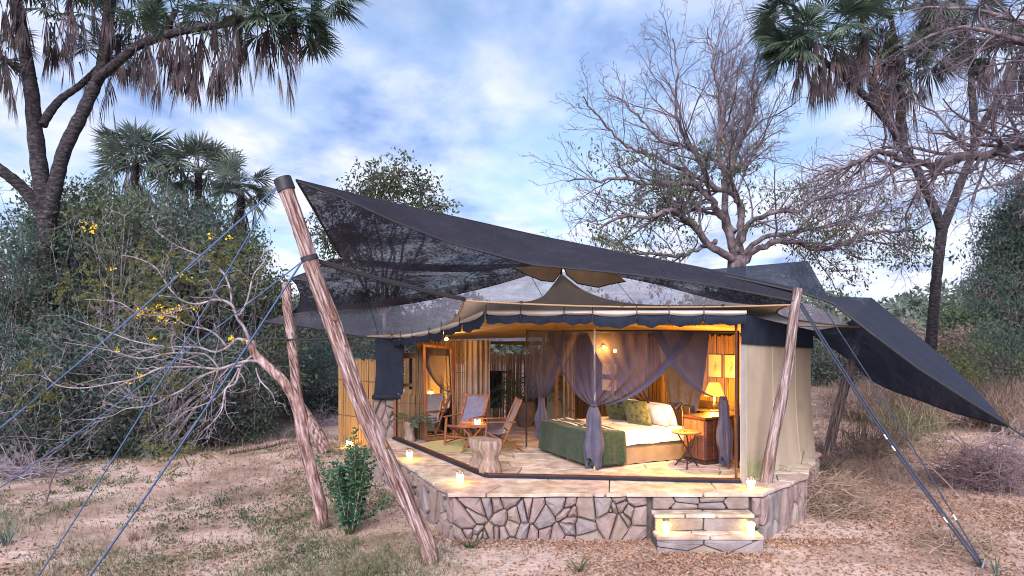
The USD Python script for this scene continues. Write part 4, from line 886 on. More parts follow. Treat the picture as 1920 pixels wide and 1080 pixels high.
# plants in pots
def small_palm(label, loc, pot_prof, n, L, seed, pm='log_wood', stem=.25):
    t = thing('potted_palm', label, 'plant'); r = np.random.default_rng(seed)
    put('pot', lathe(pot_prof, 20, loc), LOOK[pm], t, smooth=35); h = pot_prof[-1][1]
    st_, lv = [], []
    for k in range(n):
        az = r.uniform(0, TAU); up = r.uniform(.45, 1.0); p = [loc + V(0, 0, h)]
        d = V(math.cos(az) * (1 - up * .6), math.sin(az) * (1 - up * .6), up); 
        for i in range(9): p.append(p[-1] + unit(d) * L / 9 * (1.5 if i < 2 else 1)); d = d + V(math.cos(az) * .12, math.sin(az) * .12, -.18)
        p = np.array(p); st_.append((p, np.linspace(.007, .002, 10)))
        for i in range(3, 10):
            for s in (-1, 1):
                tdir = unit(p[min(i, 9)] - p[i - 1]); sd = unit(np.cross(tdir, V(0, 0, 1))) * s
                for j in range(2): lv.append((p[i] - tdir * j * L / 20, unit(sd + tdir * .6 + V(0, 0, -.25)) ))
    put('stems', tubes(st_, 5), LOOK['leaf_mid'], t); c = np.array([x[0] for x in lv]); a = np.array([x[1] for x in lv])
    put('leaves', leaf_mesh(r, c, a, r.uniform(.5, 1, len(c)) * L * .32, .022), LOOK['leaf_dark'], t, kind='stuff')
small_palm('small potted palm in a carved stump pot before the low reed screen', FL(770, 826) + V(0, -.12, 0), [(.001, 0), (.11, 0), (.11, .03), (.085, .15), (.09, .2), (.11, .32), (.105, .36), (.08, .36), (.08, .33), (.001, .33)], 9, .40, 4)
small_palm('larger shadowy palm in a round clay pot inside the dark doorway', V(P(985, 790, 13.6)[0], 13.6, FZ), [(.001, 0), (.15, 0), (.24, .2), (.25, .38), (.2, .5), (.22, .52), (.001, .5)], 14, 1.1, 5, 'clay')
TR = thing('towel_stand', 'dark wooden stand with navy towel in the doorway shade', 'towel stand')
q = V(P(930, 700, 13.8)[0], 13.8, FZ)
for s in (-.3, .3): put('upright', bar(q + V(s, 0, 0), q + V(s, 0, 1.15), .04, .04), LOOK['desk_wood'], TR)
put('rail', bar(q + V(-.3, 0, 1.1), q + V(.3, 0, 1.1), .04, .04), LOOK['desk_wood'], TR)
pleats('towel', q + V(-.2, -.03, 0), q + V(.12, -.03, 0), FZ + .35, FZ + 1.12, 'towel', TR, 3, .015)

# ------------------------------------------------------------ trees: generators
def wiggle(rng, p, d, L, n, wig, grav=0.0):
    pts = [p]; d = unit(d)
    for i in range(n):
        d = unit(d + rng.normal(0, wig, 3) + V(0, 0, grav)); pts.append(pts[-1] + d * L / n)
    return np.array(pts)
def sprout(rng, limb, rad, out, tips, level, maxlev, spacing, ratio, ang, wig, grav, minlen, start=.15, twig_r=.005):
    """side branches along a limb (points, radii)"""
    seg = np.linalg.norm(np.diff(limb, axis=0), axis=1); s = np.concatenate([[0], np.cumsum(seg)]); L = s[-1]
    n = max(1, int(L * (1 - start) / spacing[min(level, len(spacing) - 1)] + rng.uniform(0, 1)))
    for k in range(n):
        at = L * (start + (1 - start) * (k + rng.uniform(.1, .9)) / n)
        p = np.array([np.interp(at, s, limb[:, i]) for i in range(3)]); i = min(np.searchsorted(s, at), len(limb) - 1)
        t = unit(limb[i] - limb[max(i - 1, 0)]); r0 = np.interp(at, s, rad)
        side = rng.normal(size=3); side -= t * side.dot(t); side = unit(side)
        a = ang * rng.uniform(.7, 1.3); d = t * math.cos(a) + side * math.sin(a)
        l = max(minlen, L * ratio * rng.uniform(.55, 1.2) * (1.05 - .55 * at / L))
        m = 6 if level < maxlev - 1 else 4
        c = wiggle(rng, p, d, l, m, wig, grav); rr = np.linspace(max(r0 * .48, twig_r), max(r0 * .13, twig_r * .7), m + 1)
        out.append((c, rr))
        if level + 1 < maxlev: sprout(rng, c, rr, out, tips, level + 1, maxlev, spacing, ratio, ang, wig, grav, minlen * .6, .12, twig_r)
        else: tips.append(c)
def foliage(rng, tips, per, spread, size, mat, parent, name='foliage', droop=-.5, keep=1.0, wr=.5):
    if keep < 1: tips = [t for t in tips if rng.random() < keep]
    pts = np.vstack([t[1:] for t in tips]); c = pts[rng.integers(0, len(pts), per * len(tips))] + rng.normal(0, spread, (per * len(tips), 3))
    a = rng.normal(size=c.shape); a[:, 2] += droop
    L = rng.uniform(.6, 1.25, len(c)) * size
    return put(name, leaf_mesh(rng, c, a, L, L * wr), LOOK[mat], parent, kind='stuff')
def limbs_mesh(limbs, n=10):
    out = []
    for pts, rad in limbs:
        k = max(10, len(pts) * 5); out.append(resample(pts, k, rad))
    return out

# fan palm fronds
def frond(rng, base, d, pet, R, n, spreadang, droop, dead=False):
    """petiole and fan of folded leaflets as one mesh"""
    d = unit(d); p = [base]; dd = d.copy()
    for i in range(4): p.append(p[-1] + dd * pet / 4); dd = unit(dd + V(0, 0, -droop * .22))
    p = np.array(p); hub = p[-1]; f = unit(dd); s = np.cross(f, V(0, 0, 1)); s = unit(s) if np.linalg.norm(s) > .05 else V(1, 0, 0)
    roll = rng.normal(0, .5); u = np.cross(s, f); s = s * math.cos(roll) + u * math.sin(roll); u = np.cross(s, f)
    th = np.linspace(-spreadang, spreadang, n) + rng.normal(0, .04, n)
    ld = np.cos(th)[:, None] * f + np.sin(th)[:, None] * s + (np.abs(th) * -.12)[:, None] * u
    Ln = R * (1 - .22 * (np.abs(th) / max(spreadang, .01)) ** 2) * rng.uniform(.85, 1.1, n)
    w = R * (spreadang / n) * (.46 if not dead else .7); sd = -np.sin(th)[:, None] * f + np.cos(th)[:, None] * s
    dr = V(0, 0, -1) * droop * .30
    m1 = hub + ld * Ln[:, None] * .52 + dr * (R * .25); tip = hub + ld * Ln[:, None] + dr * R * rng.uniform(.6, 1.4, n)[:, None]
    v = np.stack([np.repeat(hub[None], n, 0), m1 + sd * w + u * w * .3, m1 - sd * w + u * w * .3, m1 - u * w * .3, tip], 1).reshape(-1, 3)
    k = np.arange(n)[:, None] * 5
    fc = np.concatenate([k + [0, 3, 1], k + [0, 2, 3], k + [1, 3, 4], k + [3, 2, 4]])
    return join([tubes([(p, np.linspace(.016, .007, 5) * max(1, R / .8))], 4), (v, fc)])
def palm_crown(rng, parent, c, axis, ng, nd, R, pet, gmat='frond_green', nl=20, rust=.03):
    axis = unit(axis); c = np.asarray(c, float)
    for k in range(ng):
        d = rng.normal(size=3); d = unit(d); d = unit(d + axis * .75)
        if d[2] < -.35: d[2] *= -.3
        put('green_frond', frond(rng, c + rng.normal(0, .06, 3), d, pet * rng.uniform(.7, 1.15), R * rng.uniform(.8, 1.1), nl, rng.uniform(1.25, 1.7), rng.uniform(.25, .9)), LOOK[gmat], parent)
    for k in range(nd):
        d = rng.normal(size=3) * V(1, 1, .3); d = unit(unit(d) * .42 + V(0, 0, -1.0))
        b = c - axis * rng.uniform(0, .7) + rng.normal(0, .16, 3)
        put('dead_frond', frond(rng, b, d, pet * rng.uniform(.45, .9), R * rng.uniform(.8, 1.15), max(8, nl // 2), rng.uniform(.16, .42), .9, True), LOOK['frond_rust' if rng.random() < rust else 'frond_dead'], parent)
def doum(label, limbs, crowns, R, pet, seed, gmat='frond_green', nl=20, name='doum_palm', cat='palm tree', thin=.68, more=1.0):
    r = np.random.default_rng(seed); t = thing(name, label, cat)
    for i, (pts, rad) in enumerate(limbs):
        k = max(16, len(pts) * 8); c, rr = resample(pts, k, rad)
        rr = rr * thin * (1 + .05 * np.sin(np.arange(k) * 2.1) + .05 * r.normal(size=k) * .5)
        put('trunk' if i == 0 else 'limb', tubes([(c, rr)], 12), LOOK['bark_palm'], t, smooth=60)
    for (c, axis, ng, nd) in crowns: palm_crown(r, t, c, axis, int(ng * more), int(nd * more), R, pet, gmat, nl)
    return t

# left doum palm
D = 14.0
base = G(*P(88, 850, D)[:2])
limbs = [(np.vstack([base, PL((90, 600, D), (88, 430, D), (72, 300, D), (62, 200, D), (46, 90, D - .2), (22, -40, D - .4))]), [.34, .30, .27, .235, .21, .18, .16]),
         (PL((88, 430, D), (115, 300, D), (160, 200, D + .2), (192, 120, D + .3), (205, 20, D + .3), (214, -70, D + .3)), [.24, .20, .185, .18, .17, .15]),
         (PL((183, 150, D + .2), (210, 125, D - .1), (270, 80, D - .4), (340, 58, D - .8), (410, 47, D - 1.1), (470, 36, D - 1.4)), [.14, .135, .13, .115, .10, .085]),
         (PL((80, 235, D), (110, 190, D + .3), (150, 160, D + .6), (190, 120, D + .9)), [.13, .115, .10, .09]),
         (PL((66, 150, D), (30, 125, D - .3), (-10, 100, D - .5)), [.10, .09, .08]),
         (PL((88, 420, D), (40, 350, D - .2), (0, 318, D - .4), (-40, 290, D - .5)), [.2, .18, .16, .14]),
         (PL((312, 64, D - .6), (320, 40, D - .6), (330, 18, D - .6)), [.10, .09, .085])]
crowns = [(P(480, 34, D - 1.4), (.8, 0, .35), 20, 12), (P(545, 45, D - 1.6), (.7, -.3, .1), 14, 9), (P(415, 52, D - 1.1), (.2, -.3, .4), 4, 17), (P(350, 55, D - .8), (0, -.2, .6), 4, 17), (P(340, 20, D - .6), (.2, 0, .9), 9, 9),
          (P(290, 60, D - .4), (0, .2, .8), 5, 14), (P(205, -20, D + .3), (0, 0, 1), 9, 12), (P(235, 35, D + .6), (0, 0, 1), 7, 13), (P(190, 115, D + .9), (.3, .2, .6), 7, 6), (P(110, 30, D + .5), (0, 0, 1), 7, 14), (P(20, -20, D - .4), (-.3, 0, .9), 8, 10), (P(0, 90, D - .5), (-.6, 0, .5), 8, 9), (P(150, -30, D - .2), (0, 0, 1), 6, 12), (P(440, -30, D - .8), (.3, 0, .9), 9, 12), (P(590, -5, D - 1.5), (.8, 0, .3), 9, 5)]
doum('tall branching doum palm with hanging dead fronds at upper left', limbs, crowns, .60, .50, 11, nl=26, more=1.35)
# right doum palm
D = 19.0
base = G(*P(1742, 784, D)[:2])
limbs = [(np.vstack([base, PL((1744, 680, D), (1750, 590, D), (1757, 510, D), (1766, 432, D))]), [.27, .23, .21, .205, .215]),
         (PL((1766, 432, D), (1738, 360, D), (1702, 285, D - .2), (1640, 200, D - .5), (1590, 150, D - .8), (1530, 105, D - 1)), [.20, .175, .16, .15, .13, .11]),
         (PL((1766, 432, D), (1800, 345, D + .2), (1828, 258, D + .3), (1822, 160, D + .4), (1812, 60, D + .4), (1800, -20, D + .4)), [.20, .175, .16, .13, .12, .1]),
         (PL((1826, 262, D + .3), (1862, 200, D), (1895, 140, D - .3), (1930, 60, D - .5)), [.15, .14, .125, .1]),
         (PL((1696, 272, D - .2), (1690, 190, D), (1682, 110, D), (1670, 30, D)), [.14, .12, .11, .1]),
         (PL((1640, 200, D - .5), (1625, 120, D - .3), (1615, 60, D - .3)), [.11, .10, .09])]
crowns = [(P(1505, 92, D - 1.1), (-.8, -.2, .3), 22, 12), (P(1560, 60, D - .9), (-.4, 0, .7), 12, 15), (P(1490, 35, D - 1), (-.6, 0, .8), 14, 5), (P(1612, 50, D - .3), (0, 0, 1), 10, 18), (P(1672, 25, D), (0, 0, 1), 11, 17), (P(1690, 150, D), (.2, 0, .8), 6, 12),
          (P(1655, 110, D), (0, 0, 1), 6, 12), (P(1720, 110, D + .3), (.5, 0, .5), 12, 10), (P(1806, 10, D + .4), (0, 0, 1), 9, 14), (P(1840, 70, D + .4), (0, 0, 1), 7, 12), (P(1900, 110, D - .3), (.3, 0, .8), 9, 9), (P(1930, 50, D - .5), (.3, 0, .8), 9, 12), (P(1740, 0, D + .2), (0, 0, 1), 9, 14)]
doum('tall forked doum palm behind the right shade net', limbs, crowns, .82, .66, 12, nl=26, more=1.4)
# palms of the middle distance on the left
for label, D, tr, cr in (('round headed fan palm behind the thicket, the leftmost of the three', 22.0, [(252, 330), (258, 420)], [(255, 305, 0)]),
                  ('fan palm behind the thicket, the middle one of the three', 23.0, [(372, 350), (366, 430)], [(372, 325, 0)]),
                  ('smaller leaning fan palm, nearest the tall pole cap', 21.5, [(452, 385), (440, 450)], [(452, 362, 0)])):
    b = G(*P(tr[1][0], 760, D)[:2]); c = P(cr[0][0], cr[0][1], D)
    n = {22.0: 42, 23.0: 36, 21.5: 26}[D]
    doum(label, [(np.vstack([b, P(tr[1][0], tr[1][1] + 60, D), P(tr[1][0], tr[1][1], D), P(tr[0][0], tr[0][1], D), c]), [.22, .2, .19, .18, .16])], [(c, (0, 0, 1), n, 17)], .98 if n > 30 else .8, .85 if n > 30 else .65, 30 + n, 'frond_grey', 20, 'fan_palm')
# far palms at right
rg = np.random.default_rng(77)
for i, (px, py, lab) in enumerate(((1690, 596, 'leftmost'), (1706, 582, 'second from left'), (1722, 586, 'third from left'), (1738, 592, 'rightmost'))):
    D = 58 + i * 3; c = P(px, py, D); b = G(c[0], c[1])
    doum(f'far fan palm on the horizon beside the right trunk, {lab} of four', [(np.stack([b, (b + c) / 2, c]), [.25, .22, .2])], [(c, (0, 0, 1), 15, 8)], 1.3, .9, 50 + i, 'frond_grey', 9, 'far_palm')

# big bare tree behind the tent
D = 18.0; r = np.random.default_rng(21); BT = thing('bare_tree', 'large nearly leafless tree spreading behind the tent roof', 'tree')
b = G(*P(1378, 784, D)[:2])
def lm(pts, rad, dz): 
    n = len(pts); return np.array([P(x, y, D + dz * i / (n - 1)) for i, (x, y) in enumerate(pts)]), np.linspace(*rad, n)
LB = [(np.vstack([b, PL((1380, 620, D), (1380, 540, D), (1382, 480, D))]), np.array([.38, .29, .255, .235])),
      lm([(1382, 485), (1366, 430), (1352, 400), (1340, 370), (1305, 348), (1270, 342), (1230, 338), (1180, 330), (1120, 335), (1075, 330)], (.22, .03), -2.0),
      lm([(1382, 490), (1340, 455), (1310, 420), (1280, 405), (1240, 412), (1190, 420), (1140, 440)], (.2, .035), -3.0),
      lm([(1372, 440), (1358, 400), (1352, 340), (1335, 290), (1340, 230), (1325, 180), (1322, 120), (1318, 60)], (.2, .03), 1.5),
      lm([(1384, 470), (1392, 400), (1382, 370), (1345, 355), (1320, 300), (1290, 250), (1265, 200), (1262, 130), (1258, 75)], (.18, .03), -1.5),
      lm([(1384, 460), (1390, 400), (1378, 350), (1392, 290), (1418, 230), (1425, 180), (1432, 120), (1440, 85)], (.18, .03), 2.0),
      lm([(1386, 480), (1400, 430), (1440, 400), (1490, 390), (1550, 370), (1610, 360)], (.16, .03), -2.5),
      lm([(1388, 495), (1420, 470), (1480, 455), (1550, 470), (1620, 450), (1690, 440), (1735, 425)], (.18, .03), -1.0),
      lm([(1300, 348), (1250, 300), (1210, 290), (1170, 270), (1120, 220), (1090, 190)], (.11, .025), -1.5),
      lm([(1335, 290), (1290, 270), (1240, 255), (1200, 210), (1160, 180), (1130, 160)], (.10, .022), 1.0),
      lm([(1378, 350), (1365, 250), (1370, 180), (1385, 130), (1395, 95)], (.10, .022), 2.5),
      lm([(1392, 480), (1440, 440), (1500, 430), (1560, 420), (1640, 395), (1700, 400)], (.14, .025), 2.5),
      lm([(1340, 455), (1300, 470), (1260, 475), (1210, 470), (1150, 478), (1085, 470)], (.12, .025), -2.0)]
allb, tips = [], []; main = []
for pts, rad in LB:
    k_ = max(12, len(pts) * 5); c, rr = resample(pts, k_, rad); jw = np.cumsum(r.normal(0, .035, (k_, 3)), 0); jw -= np.linspace(0, 1, k_)[:, None] * jw[-1] * .5; main.append((c + (jw if len(main) else 0), rr * (1 if not main else .54)))
put('trunk', tubes(main[:1], 14), LOOK['bark_bare'], BT, smooth=60)
for m in main[1:]: put('limb', tubes([m], 9), LOOK['bark_bare'], BT, smooth=60)
for c, rr in main[1:]: sprout(r, c, rr, allb, tips, 0, 4, (.19, .17, .15, .14), .42, .70, .17, .04, .45, .20, .0042)
put('twigs', tubes(allb, 4, cap=False), LOOK['bark_twig'], BT, smooth=True, kind='stuff')
low = [t for t in tips if t[0][2] < 7.0 and t[0][0] > 1.8 and r.random() < (.16 if t[0][2] > 5.4 else .24)]
foliage(r, low, 6, .09, .12, 'leaf_olive', BT, 'leaves', -1.4, wr=.42)
foliage(r, [t for t in low if r.random() < .6], 7, .1, .12, 'leaf_dark', BT, 'leaves', -1.4, wr=.42)
print('bare', len(allb), len(tips))

# bare limb reaching in from the right edge
D = 13.5; r = np.random.default_rng(22); BT2 = thing('bare_tree', 'leafless tree whose knotted limb reaches in from the right edge', 'tree')
b = G(*P(2150, 851, D)[:2])
LB = [(np.vstack([b, PL((2150, 600, D), (2140, 430, D), (2080, 320, D))]), np.array([.36, .3, .27, .2])),
      (PL((2080, 320, D), (2000, 285, D), (1930, 276, D), (1880, 280, D), (1832, 288, D - .1), (1790, 292, D - .2), (1752, 300, D - .3), (1742, 292, D - .3), (1700, 282, D - .4), (1650, 268, D - .6), (1600, 290, D - .9), (1550, 310, D - 1.1), (1500, 330, D - 1.3)), np.array([.2, .15, .125, .115, .11, .105, .105, .085, .075, .065, .05, .035, .02])),
      (PL((1742, 298, D - .3), (1690, 320, D - .1), (1640, 305, D), (1590, 340, D - .2), (1530, 380, D - .3)), np.array([.06, .05, .04, .03, .02])),
      (PL((1832, 288, D - .1), (1815, 325, D - .4), (1760, 330, D - .6), (1730, 335, D - .8)), np.array([.05, .035, .03, .02])),
      (PL((2080, 320, D), (1990, 180, D - .5), (1900, 90, D - .8), (1800, 60, D - 1.1), (1700, 90, D - 1.4)), np.array([.16, .10, .07, .045, .02])),
      (PL((2080, 320, D), (1980, 220, D + .5), (1900, 200, D + .6), (1830, 215, D + .6)), np.array([.12, .08, .05, .02])),
      (PL((1990, 180, D - .5), (1900, 30, D - .4), (1800, 10, D - .4), (1690, 20, D - .6)), np.array([.1, .06, .035, .02])),
      (PL((1930, 276, D), (1890, 340, D - .5), (1850, 350, D - .8), (1800, 370, D - 1)), np.array([.045, .035, .025, .015]))]
allb, tips, main = [], [], []
for pts, rad in LB:
    k_ = max(12, len(pts) * 5); c, rr = resample(pts, k_, rad); jw = np.cumsum(r.normal(0, .022, (k_, 3)), 0); jw -= np.linspace(0, 1, k_)[:, None] * jw[-1] * .5; main.append((c + (jw if len(main) else 0), rr * (1 if not main else .78)))
put('trunk', tubes(main[:1], 12), LOOK['bark_bare'], BT2, smooth=60)
for m in main[1:]: put('limb', tubes([m], 9), LOOK['bark_bare'], BT2, smooth=60)
for c, rr in main[1:]: sprout(r, c, rr, allb, tips, 0, 3, (.17, .125, .105), .42, .8, .22, -.03, .36, .12, .0034)
put('twigs', tubes(allb, 4, cap=False), LOOK['bark_twig'], BT2, smooth=True, kind='stuff')
print('bare2', len(allb))

# leafy trees
def leafy(label, px, D, top_py, crown, nl, size, mat, seed, name='leafy_tree', trunk_r=.16, keep=1.0, wr=.45, bark='bark_bare', spread=.16, cat='tree', depth=.8, clus=260, per=34, droop=-.4, base_py=None):
    """crown: list of (px, py, rx_px, ry_px) lobes; leaf clusters sit in the lobes, twigs lead to them"""
    r = np.random.default_rng(seed); t = thing(name, label, cat)
    b = G(*P(px, 760, D)[:2]); lob = [(P(x, y, D), rx / FP * D, ry / FP * D) for x, y, rx, ry in crown]
    cen = np.mean([l[0] for l in lob], 0); fork = b + (cen - b) * .5
    items = [(wiggle(r, b, fork - b, np.linalg.norm(fork - b), 7, .05), np.linspace(trunk_r, trunk_r * .7, 8))]
    put('trunk', tubes(items, 10), LOOK[bark], t, smooth=60); f0 = items[0][0][-1]
    br, cl = [], []
    area = np.array([l[1] * l[2] for l in lob]); area = area / area.sum()
    for (c, rx, rz), w in zip(lob, area):
        n = int(clus * w) + 2
        p = r.normal(size=(n, 3)); p = unitr(p) * (r.uniform(.25, 1, (n, 1)) ** .5) * V(rx, rx * depth, rz) + c
        k = 10; br.append((np.array([f0 + (c - f0) * s + r.normal(0, .06, 3) * (s > 0) for s in np.linspace(0, 1, k)]), np.linspace(trunk_r * .6, .025, k)))
        for q in p:
            s0 = c + (q - c) * .15 + r.normal(0, .05, 3); mid = (s0 + q) / 2 + r.normal(0, .1, 3)
            br.append((np.array([s0, mid, q]), np.linspace(.02, .005, 3)))
        cl.append(p)
    put('branches', tubes(br, 5, cap=False), LOOK[bark], t, smooth=True)
    cl = np.vstack(cl); cl = cl[r.random(len(cl)) < keep]
    c = cl[r.integers(0, len(cl), nl)] + r.normal(0, spread, (nl, 3)) * V(1, 1, .7)
    a = r.normal(size=c.shape); a[:, 2] += droop; L = r.uniform(.6, 1.2, nl) * size
    put('foliage', leaf_mesh(r, c, a, L, L * wr), LOOK[mat], t, kind='stuff')
    return t
leafy('open leafy tree showing above the upper net behind the tent', 740, 17.5, 290, [(700, 335, 40, 40), (745, 330, 45, 40), (790, 360, 45, 35), (820, 385, 35, 25), (680, 375, 45, 40), (740, 385, 60, 45), (620, 440, 40, 60), (660, 460, 50, 60)], 4600, .13, 'leaf_mid', 41, spread=.15, clus=200, trunk_r=.07)
leafy('dark green weeping tree at the right edge', 1985, 15.0, 400, [(1900, 430, 60, 60), (1930, 380, 60, 60), (1870, 480, 45, 60), (1920, 520, 70, 80), (1850, 545, 40, 50), (1900, 600, 60, 60), (1960, 480, 70, 120)], 30000, .085, 'leaf_blue', 42, clus=620, spread=.14, wr=.35, droop=-1.2)
leafy('round green tree in the right background beside the weeping tree', 1850, 34.0, 560, [(1850, 600, 60, 45), (1800, 615, 50, 40), (1900, 620, 60, 45), (1770, 640, 35, 30), (1840, 650, 60, 35)], 9000, .24, 'leaf_mid', 43, clus=300, spread=.35)

def shrub(label, px, py_base, D, w, h, n, size, mat, seed, clus=170, spread=.12, name='shrub', twig='bark_twig', dead=0, wr=.5, flat=.9, droop=-.1, cat='shrub'):
    r = np.random.default_rng(seed); t = thing(name, label, cat); b = G(*P(px, 700, D)[:2])
    p = r.normal(size=(clus, 3)); p = unitr(p) * (r.uniform(.35, 1, (clus, 1)) ** .3); p[:, 2] = np.abs(p[:, 2]) if h < 1.2 else p[:, 2]
    lump = 1 + .45 * (meshkit.noise(p * 2.2 + seed, seed) - .5)
    p = p * lump[:, None]
    q = b + np.stack([p[:, 0] * w, p[:, 1] * w * flat, h * (.5 + .5 * p[:, 2])], 1); q[:, 2] = np.maximum(q[:, 2], b[2] + .08)
    st_ = []
    for k in range(clus):
        s = b + V(r.normal(0, w * .12), r.normal(0, w * .12), 0); m = (s + q[k]) / 2 + V(*(r.normal(0, .12, 2) * w), h * .12)
        st_.append((resample(np.stack([s, m, q[k]]), 6), np.linspace(.022 * min(1.5, h / 2 + .3), .005, 6)))
        for j in range(dead):
            e = q[k] + r.normal(0, .35, 3); st_.append((np.array([q[k], (q[k] + e) / 2 + r.normal(0, .06, 3), e]), np.linspace(.007, .003, 3)))
    put('stems', tubes(st_, 4, cap=False), LOOK[twig], t, smooth=True)
    if n:
        c = q[r.integers(0, clus, n)] + r.normal(0, spread, (n, 3)); a = r.normal(size=c.shape) + (c - b - V(0, 0, h * .4)) * .3; a[:, 2] += droop
        c[:, 2] = np.maximum(c[:, 2], b[2] + .02); L = r.uniform(.6, 1.3, n) * size
        put('foliage', leaf_mesh(r, c, a, L, L * wr), LOOK[mat], t, kind='stuff')
    return t
# left thicket
for i, (lab, px, D, w, h, n, mat) in enumerate((
    ('tall blue green thicket shrub at the left edge around the doum palm base', 40, 14.6, 2.1, 5.2, 19000, 'leaf_blue'),
    ('tallest leafy thicket shrub right of the doum palm trunk', 215, 15.2, 1.9, 6.1, 19000, 'leaf_mid'),
    ('tall blue green thicket shrub below the middle fan palm', 340, 15.8, 1.7, 5.7, 17000, 'leaf_blue'),
    ('dark thicket shrub at the right end below the smallest fan palm', 440, 16.5, 1.5, 4.9, 15000, 'leaf_mid'),
    ('tall pale green thicket shrub hiding the trunk of the leftmost fan palm', 268, 16.6, 1.7, 6.0, 15000, 'leaf_blue'),
    ('tall mid green thicket shrub between the middle and the smallest fan palm', 400, 17.2, 1.6, 5.7, 14000, 'leaf_mid'),
    ('tall thicket shrub behind the doum palm fork at the left', 120, 16.0, 1.8, 5.8, 15000, 'leaf_blue'),
    ('low dark shrub at the left edge in front of the thicket', 20, 12.6, 1.3, 2.4, 9000, 'leaf_dark'),
    ('low blue green shrub in the shade under the thicket', 150, 13.2, 1.4, 2.6, 9000, 'leaf_blue'),
    ('low dark shrub behind the bare acacia branches', 290, 13.8, 1.4, 2.4, 9000, 'leaf_dark'),
    ('rounded dark shrub just left of the crooked acacia trunk', 425, 15.0, 1.1, 2.2, 8000, 'leaf_dark'))):
    shrub(lab, px, 0, D, w, h, int(n * .8), .105 if h > 3 else .085, mat, 100 + i, clus=260 if h > 3 else 160, dead=2, spread=.17, twig='dead_branch' if i % 2 else 'bark_twig')
for i, (lab, px, D, w, h, n, mat, sz) in enumerate((
    ('grey green bush beyond the thin rear pole', 600, 20.0, 1.7, 1.9, 7000, 'leaf_blue', .11),
    ('bushy green shrub between the leaning pole and the reed fence', 650, 22.0, 1.5, 2.4, 6000, 'leaf_far', .12),
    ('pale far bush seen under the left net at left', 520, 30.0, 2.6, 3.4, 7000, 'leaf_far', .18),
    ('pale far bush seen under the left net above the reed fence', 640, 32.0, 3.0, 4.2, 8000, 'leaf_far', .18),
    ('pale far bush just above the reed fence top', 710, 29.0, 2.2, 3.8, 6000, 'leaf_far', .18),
    ('green background bush right of the tent behind the rear pole', 1580, 30.0, 2.2, 2.2, 6000, 'leaf_far', .15),
    ('brownish dry bush behind the right net edge', 1670, 33.0, 1.8, 2.7, 5000, 'leaf_dry', .15),
    ('dry brown shrub right of the doum palm trunk', 1800, 27.0, 1.6, 2.4, 5500, 'leaf_dry', .13),
    ('green shrub at the right edge behind the brushwood', 1890, 24.0, 1.7, 2.6, 6500, 'leaf_mid', .12),
    ('olive shrub beside the doum palm base', 1735, 22.0, 1.3, 1.9, 4500, 'leaf_olive', .11))):
    shrub(lab, px, 0, D, w, h, n, sz, mat, 130 + i, clus=130, dead=1, spread=.2)
# distant woodland as one mass
r = np.random.default_rng(60); n = 60000
ang_ = r.uniform(-.95, .95, n); dd = r.uniform(48, 95, n); hx = 2.6 + 3.2 * meshkit.noise(np.stack([ang_ * 14, dd * .05, 0 * dd], 1), 6)
c = np.stack([np.sin(ang_) * dd, np.cos(ang_) * dd, hx * r.uniform(0, 1, n) ** .8 * (dd / 60)], 1)
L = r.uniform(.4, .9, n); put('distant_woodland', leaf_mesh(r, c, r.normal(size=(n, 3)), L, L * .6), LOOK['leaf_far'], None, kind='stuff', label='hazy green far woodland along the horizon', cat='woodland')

# acacia with yellow flowers and pale bare branches
r = np.random.default_rng(71); D = 8.5; AC = thing('crooked_acacia', 'crooked leaning acacia with pale twisting branches and yellow flowers', 'tree')
b = G(*P(604, 985, D)[:2])
tr = (np.vstack([b - V(0, 0, .05), PL((598, 940, D), (586, 890, D), (570, 830, D), (564, 780, D), (552, 745, D - .05), (528, 712, D - .1), (498, 683, D - .1), (476, 660, D - .1), (468, 640, D - .1))]), [.085, .078, .074, .078, .085, .075, .06, .055, .055, .05])
def al(pts, rad, dz): n = len(pts); return np.array([P(x, y, D - .1 + dz * i / (n - 1)) for i, (x, y) in enumerate(pts)]), np.linspace(*rad, n)
AL = [al([(495, 682), (470, 676), (440, 684), (410, 690), (360, 688), (310, 690), (260, 708), (210, 716), (150, 730), (112, 728), (82, 686)], (.03, .007), -.8),
      al([(470, 645), (448, 636), (425, 650), (400, 660), (372, 650), (350, 652), (300, 645), (255, 640), (210, 625), (150, 600)], (.03, .007), .8),
      al([(468, 640), (458, 612), (448, 592), (434, 570), (410, 560), (370, 572), (340, 560), (322, 545), (280, 500), (230, 480)], (.034, .007), -.3),
      al([(472, 668), (448, 690), (440, 715), (425, 732), (420, 765), (398, 790), (378, 805), (368, 838)], (.026, .006), -.6),
      al([(455, 685), (380, 706), (340, 732), (318, 742), (280, 760), (240, 768), (200, 780), (150, 790)], (.022, .006), .5),
      al([(480, 690), (492, 712), (508, 732), (516, 756)], (.016, .006), -.2),
      al([(448, 592), (470, 560), (480, 520), (500, 480), (512, 440)], (.022, .005), .6),
      al([(434, 570), (420, 520), (380, 480), (330, 460), (290, 430)], (.022, .005), .4),
      al([(425, 650), (390, 620), (350, 610), (320, 590), (270, 590), (220, 570), (160, 560)], (.02, .005), -.6),
      al([(410, 690), (370, 660), (330, 665), (270, 668), (200, 660), (120, 640)], (.018, .005), -.9),
      al([(448, 690), (410, 745), (350, 770), (310, 800), (270, 830)], (.018, .005), .2)]
main, allb, tips = [], [], []
c, rr = resample(tr[0], 90, tr[1]); v_, f_ = tubes([(c, rr)], 20); g_ = v_.reshape(90, 20, 3)
q_ = meshkit.fbm(np.stack([np.cos(np.arange(20) / 20 * TAU)[None] * 1.6 + np.zeros((90, 1)), np.sin(np.arange(20) / 20 * TAU)[None] * 1.6 + np.zeros((90, 1)), np.arange(90)[:, None] * .09 + np.zeros((1, 20))], -1), 4, 6) - .5
